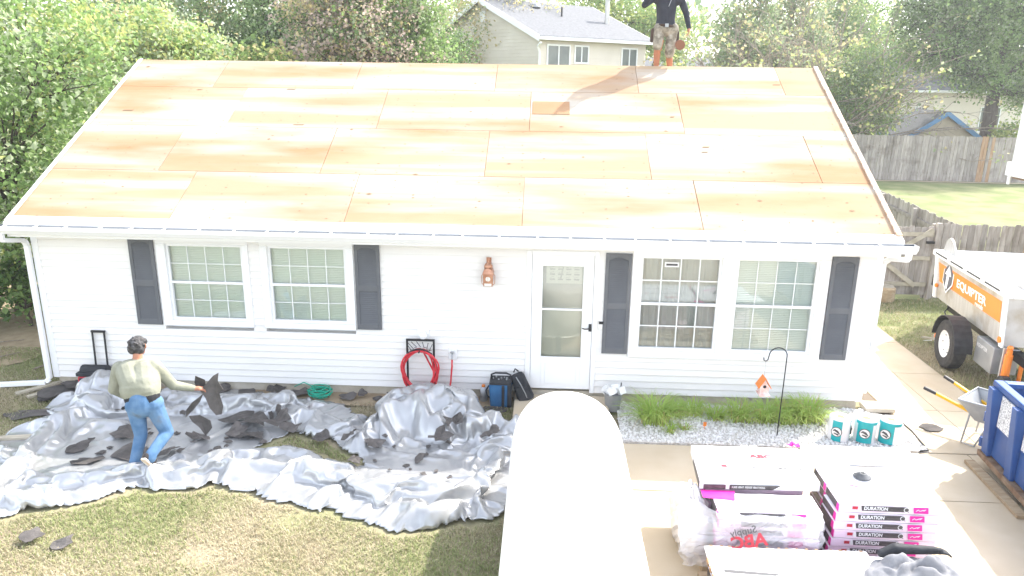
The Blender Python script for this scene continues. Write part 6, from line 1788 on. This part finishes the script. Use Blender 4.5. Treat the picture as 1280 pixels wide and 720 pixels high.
# overhanging white corner at the right
ov = thing('neighbour_porch', 'white overhanging porch corner on a timber post beyond the fence', 'porch', (18.6, 7.0, 0))
q = MB(); q.box(17.0, 20.0, 5.2, 5.75, 3.05, 4.6); q.build('wall', M['white'], ov)
q = MB(); q.box(16.93, 20.0, 5.15, 5.80, 2.78, 3.049); q.build('fascia', M['trim'], ov)
q = MB(); q.box(17.05, 20, 5.2, 5.75, 2.72, 2.779); q.build('soffit', M['rust'], ov)
q = MB(); q.tube([(16.98, 5.72, 2.78), (16.98, 5.72, 2.6)], .03, 8); q.build('drip_spout', M['trim'], ov)
q = MB(); q.bar((17.55, 5.5, 0), (17.55, 5.5, 2.72), .15, .15, up=(0, 1, 0)); q.build('post', M['wood'], ov)

# ================================================================== TREES
def leaf_cloud(rng, centers, per, spread, size, flat=.6):
    n = len(centers) * per
    c = np.repeat(centers, per, axis=0) + rng.normal(0, 1, (n, 3)) * spread * np.array([1, 1, .75])
    d = rng.normal(0, 1, (n, 3)); d[:, 2] -= .35; d /= np.linalg.norm(d, axis=1, keepdims=True)
    u = rng.normal(0, 1, (n, 3)); u[:, 2] += flat * 2
    s = np.cross(d, u); s /= np.linalg.norm(s, axis=1, keepdims=True) + 1e-9
    nn_ = np.cross(s, d)
    L_ = size * rng.uniform(.6, 1.25, (n, 1)); Wd = L_ * rng.uniform(.32, .5, (n, 1))
    v0 = c; v2 = c + d * L_; m_ = c + d * L_ * .45
    v1 = m_ + s * Wd + nn_ * L_ * .14; v3 = m_ - s * Wd + nn_ * L_ * .14
    V = np.stack([v0, v1, v2, v3], 1).reshape(-1, 3)
    return V, np.arange(n * 4).reshape(-1, 4), n
def tree(name, label, base, lobes, trunk_h, trunk_r, nclump, per, size, mats, wts, spread=.34, seed=1, group=None, bark='bark', shell=.55, cat='tree', twigs=26, fork=True, lean=(0, 0)):
    rng = np.random.default_rng(seed); rr = random.Random(seed)
    t = thing(name, label, cat, base, group)
    b = np.array(base, float)
    vol = np.array([l[1][0] * l[1][1] * l[1][2] for l in lobes]); pr = vol ** .7; pr /= pr.sum()
    pick = rng.choice(len(lobes), nclump, p=pr)
    C = []
    for k in pick:
        c, r_ = lobes[k]
        d = rng.normal(0, 1, 3); d /= np.linalg.norm(d)
        rad = (shell + (1 - shell) * rng.random()) if rng.random() < .8 else rng.random()
        rad *= rng.uniform(.85, 1.15)
        C.append(np.array(c) + d * np.array(r_) * rad)
    C = np.array(C)
    V, Fc, n = leaf_cloud(rng, C, per, spread, size)
    keep_mat = rng.choice(len(mats), len(C), p=np.array(wts) / sum(wts))
    mi = np.repeat(keep_mat, per); flip = rng.random(n) < .12; mi[flip] = rng.choice(len(mats), flip.sum(), p=np.array(wts) / sum(wts))
    V[:, 2] = np.maximum(V[:, 2], .05)
    me = fastmesh('crown', V - b, Fc, [M[k] for k in mats], mi)
    o = bpy.data.objects.new('crown', me); COL.objects.link(o); o.parent = t
    q = MB()
    top = Vector(b) + Vector((lean[0], lean[1], trunk_h))
    mid = Vector(b) + Vector((lean[0] * .4 + rr.uniform(-.1, .1), lean[1] * .4, trunk_h * .5))
    q.tube([Vector(b) - Vector((0, 0, .1)), Vector(b) + Vector((0, 0, .15)), mid, top], [trunk_r * 1.5, trunk_r * 1.1, trunk_r * .9, trunk_r * .7], 10)
    for c, r_ in lobes:
        cv = Vector(c)
        m1 = top.lerp(cv, .5) + Vector((rr.uniform(-.3, .3), rr.uniform(-.3, .3), rr.uniform(-.1, .3)))
        q.tube([top, m1, cv], [trunk_r * .55, trunk_r * .35, trunk_r * .16], 7)
        near = [x for x in C if np.linalg.norm((x - np.array(c)) / np.array(r_)) < 1.2]
        for x in rr.sample(near, min(len(near), twigs)):
            x = Vector(x); s0 = m1.lerp(cv, rr.uniform(.3, 1))
            q.tube([s0, s0.lerp(x, .5) + Vector((rr.uniform(-.15, .15), rr.uniform(-.15, .15), rr.uniform(0, .2))), x], [trunk_r * .14, trunk_r * .09, trunk_r * .03], 4, cap=False)
    q.build('trunk', M[bark], t, smooth=True)
    return t
# maple at the left of the house
tree('maple_tree', 'big bright leafed maple filling the air left of the house', (-3.0, 3.6, 0),
     [((-2.6, 3.4, 3.2), (1.9, 1.8, 1.7)), ((-3.2, 2.6, 5.0), (2.0, 1.8, 1.6)), ((-1.9, 4.0, 4.9), (1.3, 1.5, 1.2)), ((-3.6, 3.5, 6.8), (1.9, 2.0, 1.3)), ((-2.9, 2.9, 1.75), (1.5, 1.4, .85)), ((-3.7, 4.4, 2.6), (2.0, 2.0, 1.6))],
     2.2, .16, 1350, 20, .11, ['L_maple1', 'L_maple2', 'L_yellow', 'L_mid'], [5, 3.2, .9, 2.4], spread=.2, seed=3, shell=.65)
# feathery yellow-green tree behind it
tree('ash_tree', 'feathery yellow green young tree behind the maple', (-2.9, 9.5, 0), [((-2.7, 9.4, 4.0), (1.9, 1.6, 1.9)), ((-3.6, 9.5, 5.4), (1.6, 1.5, 1.0)), ((-2.0, 9.4, 5.2), (1.0, 1.2, .7))], 2.5, .1, 620, 26, .12, ['L_yellow', 'L_maple2', 'L_tan', 'L_maple1'], [2.4, 3, 1.2, 2], spread=.22, seed=5)
tree('leafy_shrub', 'yellowish shrub peeking over the left end of the ridge', (-1.0, 11, 0), [((-1.0, 11, 3.2), (1.5, 1.4, 2.0)), ((-.6, 11, 4.9), (.9, .9, .55))], 1.5, .08, 330, 15, .15, ['L_yellow', 'L_mid', 'L_tan'], [3, 2, 1], spread=.2, seed=6, cat='shrub')
# dark cedars and mixed wood behind on the left
GW = 'trees behind the left half of the house'
for k, (x, y, r_, h_, ms, ws, lab) in enumerate([
    (-16, 24, 4.2, 11, ['L_grey', 'L_tan', 'L_cedar'], [3, 1, 2], 'grey green tree farthest left behind the maple'),
    (-10.5, 22, 3.6, 10, ['L_cedar', 'L_mid', 'L_grey'], [4, 1, 1], 'soft green cedar behind the feathery yellow tree'),
    (-6.2, 20, 3.2, 10, ['L_cedar', 'L_grey', 'L_tan'], [3, 2.2, .8], 'grey green cedar behind the left roof corner'),
    (-2.6, 19, 3.0, 9.5, ['L_cedar', 'L_dark', 'L_maple2'], [3, 2, .7], 'dense dark green tree above the left ridge'),
    (.6, 22, 3.0, 11, ['L_dark', 'L_cedar', 'L_mid'], [4, 2, 1], 'dark evergreen between the cedar and the purple leafed tree'),
    (5.2, 31, 4.0, 12, ['L_tan', 'L_yellow', 'L_grey'], [3, 1, 1.4], 'tan autumn tree behind the beige gable'),
]):
    rng_ = random.Random(k + 40)
    lob = [((x + rng_.uniform(-.35, .35) * r_, y + rng_.uniform(-.4, .4), h_ * f_), (r_ * s_, r_ * s_ * .8, h_ * .16)) for f_, s_ in ((.28, .85), (.42, 1.0), (.56, .95), (.70, .8), (.85, .55))]
    lob += [((x + sx_ * r_ * .75, y, h_ * rng_.uniform(.3, .6)), (r_ * .5, r_ * .5, h_ * .12)) for sx_ in (-1, 1)]
    tree('background_tree', lab, (x, y, 0), lob, h_ * .4, .2, 900, 30, .135, ms, ws, spread=.30, seed=60 + k, group=GW, twigs=8)
# purple-leafed tree
tree('dogwood_tree', 'purple and green leafed tree rising behind the ridge centre', (1.9, 12.5, 0),
     [((1.0, 12.5, 5.0), (1.5, 1.4, 1.2)), ((2.2, 12.2, 5.6), (1.4, 1.3, 1.2)), ((.6, 12.9, 6.6), (1.4, 1.3, 1.0)), ((2.0, 12.8, 7.0), (1.2, 1.2, .8)), ((2.7, 12.2, 4.7), (.9, 1.1, .9))],
     2.6, .14, 900, 24, .115, ['L_purple', 'L_tan', 'L_dark', 'L_mid', 'L_grey'], [4.5, 1.2, 1.2, 1.5, 2], spread=.2, seed=8)
tree('leafy_tree', 'bright green tree beside the beige gable wall', (3.7, 13.0, 0), [((3.5, 13, 5.0), (1.0, 1.1, 1.2)), ((3.5, 13, 6.5), (1.0, 1.0, .8)), ((3.0, 13.2, 3.6), (1.1, 1.1, 1.2))], 2.4, .11, 430, 24, .115, ['L_mid', 'L_grey', 'L_maple1', 'L_purple'], [3, 2, 2.4, 1.2], spread=.2, seed=9)
# behind the beige house roof
tree('leafy_tree', 'yellow green tree behind the beige house roof', (13.5, 38, 0), [((12.6, 38, 8.0), (3.4, 2.5, 2.0)), ((14.6, 38, 7.2), (2.6, 2.2, 2.0)), ((10.2, 38.5, 9.0), (2.6, 2.2, 1.8))], 4, .2, 620, 26, .17, ['L_yellow', 'L_maple1', 'L_mid'], [3, 2, 1], spread=.33, seed=10)
# willow-like pale trees and brush
GR = 'trees behind the right half of the ridge'
for k, (x, y, r_, h_, ms, ws, lab) in enumerate([
    (18.0, 33, 2.6, 10, ['L_grey', 'L_cedar', 'L_tan'], [4, 2, 1], 'pale willow like tree behind the roofer'),
    (20.8, 36, 2.6, 10.5, ['L_grey', 'L_tan', 'L_cedar'], [4, 1.4, 1], 'pale grey green tree right of the roofer'),
    (25.5, 41, 3.4, 11, ['L_mid', 'L_cedar', 'L_yellow'], [3, 2, 1], 'mid green tree behind the bare brush'),
    (29.5, 46, 4.0, 13, ['L_grey', 'L_mid', 'L_yellow'], [2, 2, 1], 'hazy green tree far behind the shed'),
    (36.5, 42, 4.5, 13, ['L_dark', 'L_mid', 'L_grey'], [2, 2, 1], 'dark tree beyond the shed house on the right'),
]):
    rng_ = random.Random(k + 90)
    lob = [((x + rng_.uniform(-.45, .45) * r_, y + rng_.uniform(-.5, .5), h_ * f_), (r_ * s_, r_ * s_ * .8, h_ * .14)) for f_, s_ in ((.36, .8), (.5, 1.0), (.64, .9), (.80, .7), (.93, .45))]
    tree('background_tree', lab, (x, y, 0), lob, h_ * .4, .18, 640, 28, .155, ms, ws, spread=.34, seed=80 + k, group=GR, twigs=14, bark='barkpale')
# bare brush with few leaves
def brush(label, x, y, r_, h_, seed, nb=34, leaf=120):
    rr = random.Random(seed); t = thing('bare_brush', label, 'brush', (x, y, 0), 'bare twiggy brush behind the ridge'); q = MB(); tips = []
    for k in range(nb):
        a = rr.random() * 6.28; e = rr.uniform(.25, 1.0); p = Vector((x + rr.uniform(-.3, .3), y + rr.uniform(-.3, .3), 0)); d_ = Vector((math.cos(a) * e, math.sin(a) * e * .6, 1.1)).normalized(); pts = [p]; L_ = h_ / 7
        for i in range(8):
            d_ = (d_ + Vector((rr.uniform(-.25, .25), rr.uniform(-.2, .2), rr.uniform(-.25, .05)))).normalized(); p = p + d_ * L_; pts.append(p)
            if i > 2:
                for _ in range(2):
                    d2 = (d_ + Vector((rr.uniform(-1, 1), rr.uniform(-.7, .7), rr.uniform(-.5, .6)))).normalized(); e1 = p + d2 * rr.uniform(.4, .9); e2 = e1 + (d2 + Vector((rr.uniform(-.6, .6), 0, rr.uniform(-.6, .3)))).normalized() * rr.uniform(.3, .7); q.tube([p, e1, e2], [.016, .011, .006], 4, cap=False); tips.append(e2)
        q.tube(pts, [.05 - .0045 * i for i in range(9)], 5, cap=False)
    q.build('twigs', M['barkpale'], t, smooth=True)
    rng = np.random.default_rng(seed); C = np.array([tuple(v) for v in rr.sample(tips, min(leaf, len(tips)))])
    V, Fc, n = leaf_cloud(rng, C, 9, .22, .2); me = fastmesh('crown', V - np.array([x, y, 0]), Fc, [M['L_yellow'], M['L_tan'], M['L_grey']], rng.choice(3, n)); o = bpy.data.objects.new('crown', me); COL.objects.link(o); o.parent = t
brush('bare tan brush behind the right ridge with sparse yellow leaves', 20.5, 29.5, 2.5, 7.2, 3, 40)
brush('bare tan brush above the right end of the ridge', 22.6, 31.0, 2.5, 7.6, 4, 40)
brush('low twiggy brush right of the standing roofer', 17.6, 30.0, 2.5, 6.2, 5, 36)
# shrubby tree at the right rake
tree('shrub_tree', 'light green shrubby tree beside the right roof edge', (22.8, 29.4, 0), [((22.4, 29.2, 3.9), (1.9, 1.6, 1.5)), ((23.4, 29.4, 3.0), (1.9, 1.6, 1.3)), ((22.6, 29.4, 5.2), (1.6, 1.4, 1.2)), ((24.2, 29.4, 4.6), (1.2, 1.2, 1.1))], 2, .12, 560, 26, .14, ['L_grey', 'L_yellow', 'L_mid', 'L_maple1'], [3, 1.6, 3, 1.6], spread=.26, seed=21, bark='barkpale')
# big oak on the right
tree('oak_tree', 'large dark green oak overhanging the shed and back fence', (31.0, 31.6, 0),
     [((27.4, 31, 6.2), (2.2, 2.0, 1.3)), ((29.2, 31, 7.6), (2.8, 2.3, 1.6)), ((31.5, 31, 8.8), (3.2, 2.6, 1.8)), ((33.2, 31.5, 6.3), (2.4, 2.2, 1.8)), ((29.6, 30.6, 5.0), (1.5, 1.5, .9)), ((26.6, 31.2, 8.2), (2.0, 1.8, 1.3)), ((32.6, 31, 4.0), (1.3, 1.3, .9)), ((28.0, 31, 9.6), (2.4, 2.2, 1.4))],
     4.2, .42, 1500, 30, .15, ['L_dark', 'L_mid', 'L_maple1', 'L_grey'], [1.6, 4, 2.2, 2], spread=.34, seed=22, twigs=30)
tree('leafy_shrub', 'bright low shrub above the back fence under the oak', (31.2, 29.0, 0), [((31.2, 29.0, 1.9), (1.2, .9, .9))], 1, .05, 130, 14, .17, ['L_yellow', 'L_mid'], [3, 1], spread=.2, seed=23, cat='shrub')
# bramble under the maple at the house side
tree('low_shrub', 'low leafy growth on the soil beside the left wall', (-2.2, 2.6, 0), [((-2.4, 3.0, .7), (1.2, .9, .6)), ((-3.4, 2.4, .8), (1.2, .9, .7))], .4, .03, 150, 14, .13, ['L_mid', 'L_dark', 'L_maple1'], [3, 2, 2], spread=.18, seed=25, cat='shrub')
# distant wood closing the horizon: a far belt that reads as one mass
rng = np.random.default_rng(99)
cl_ = []
for x in np.arange(-90, 130, 2.6):
    for z_ in np.arange(1.5, 11, 1.7):
        cl_.append((x + rng.normal(0, 1), 62 + rng.normal(0, 3) + abs(x - 10) * .1, z_ + rng.normal(0, .7)))
V, Fc, n = leaf_cloud(rng, np.array(cl_), 34, 1.15, .9)
me = fastmesh('distant_wood', V, Fc, [M['L_grey'], M['L_mid'], M['L_cedar']], rng.choice(3, n)); o = bpy.data.objects.new('distant_wood', me); COL.objects.link(o)
tag(o, 'hazy belt of distant woodland behind all the houses', 'woodland', kind='stuff')

# ================================================================== GRASS
def grass_patch(name, label, regions, density, size, excl, seed):
    rng = np.random.default_rng(seed); out = []
    for (x0, x1, y0, y1) in regions:
        n = int((x1 - x0) * (y1 - y0) * density); p = np.column_stack([rng.uniform(x0, x1, n), rng.uniform(y0, y1, n)]); out.append(p)
    p = np.concatenate(out)
    g1 = np.sin(p[:, 0] * 2.1 + 1.3 * np.sin(p[:, 1] * 1.7)) * np.sin(p[:, 1] * 2.6 + p[:, 0] * .7) + .6 * np.sin(p[:, 0] * 5.3 + 2) * np.sin(p[:, 1] * 6.1) + rng.normal(0, .25, len(p))
    p = p[(g1 > -1.15) & ~excl(p[:, 0], p[:, 1])]; g1 = g1[(g1 > -9)][:len(p)]
    n = len(p); a = rng.uniform(0, 6.28, n); h = size * rng.uniform(.4, 1.2, n); ln_ = size * rng.uniform(.3, 1.3, n); w = .0045 * rng.uniform(.7, 1.5, n)
    c, s = np.cos(a), np.sin(a); z0 = np.full(n, .0)
    v0 = np.column_stack([p[:, 0] - s * w, p[:, 1] + c * w, z0]); v1 = np.column_stack([p[:, 0] + s * w, p[:, 1] - c * w, z0])
    v2 = np.column_stack([p[:, 0] + c * ln_ * .45 + s * w * .7, p[:, 1] + s * ln_ * .45 - c * w * .7, h * .75]); v3 = np.column_stack([p[:, 0] + c * ln_ * .45 - s * w * .7, p[:, 1] + s * ln_ * .45 + c * w * .7, h * .75])
    v4 = np.column_stack([p[:, 0] + c * ln_, p[:, 1] + s * ln_, h * .9]); v5 = v4 + np.array([.001, .001, 0])
    V = np.stack([v0, v1, v2, v3, v4, v5], 1).reshape(-1, 3); b = np.arange(n)[:, None] * 6
    F_ = np.concatenate([b + np.array([0, 1, 2, 3]), b + np.array([3, 2, 5, 4])])
    gg = np.sin(p[:, 0] * 1.7 + 3) * np.sin(p[:, 1] * 1.9 + p[:, 0] * .5) + rng.normal(0, .5, n)
    mi = np.where(gg > .25, 0, np.where(gg > -.45, 1, 2)); mi = np.concatenate([mi, mi])
    me = fastmesh(name, V, F_, [M['grass1'], M['grass2'], M['grass3']], mi); o = bpy.data.objects.new(name, me); COL.objects.link(o)
    return tag(o, label, 'grass', kind='stuff')
def ex1(x, y):
    i = np.clip(((x - TX0) / TRES).round().astype(int), 0, TI.shape[1] - 1); j = np.clip(((y - TY0) / TRES).round().astype(int), 0, TI.shape[0] - 1)
    return TI[j, i] & (x > TX0) & (x < 7.2) & (y > TY0) | (y > -.3) & (x > -.05)
grass_patch('lawn_grass', 'patchy short grass and straw of the front lawn', [(-2.2, 7.5, -5.2, .0), (-3.5, 0, 0, 1.5)], 3600, .034, ex1, 4)
grass_patch('side_grass', 'short grass beside the concrete walk and under the lift trailer', [(13.96, 18, -1.0, 5.9)], 1300, .055, lambda x, y: x < 13.95, 5)

# ================================================================== HAZE
hb = MB().box(-950, 950, -310, 1850, -1.2, 17.0).build('haze', [])
tag(hb, 'thin pale summer haze in the air over the whole place', 'haze', kind='stuff')
hm = bpy.data.materials.new('haze_air'); hm.use_nodes = True
hn = hm.node_tree; hn.nodes.remove(hn.nodes['Principled BSDF'])
pv = hn.nodes.new('ShaderNodeVolumePrincipled')
pv.inputs['Color'].default_value = (.95, .96, .97, 1); pv.inputs['Density'].default_value = .0013; pv.inputs['Anisotropy'].default_value = .3
hn.links.new(pv.outputs[0], hn.nodes['Material Output'].inputs['Volume'])
hb.data.materials.append(hm)
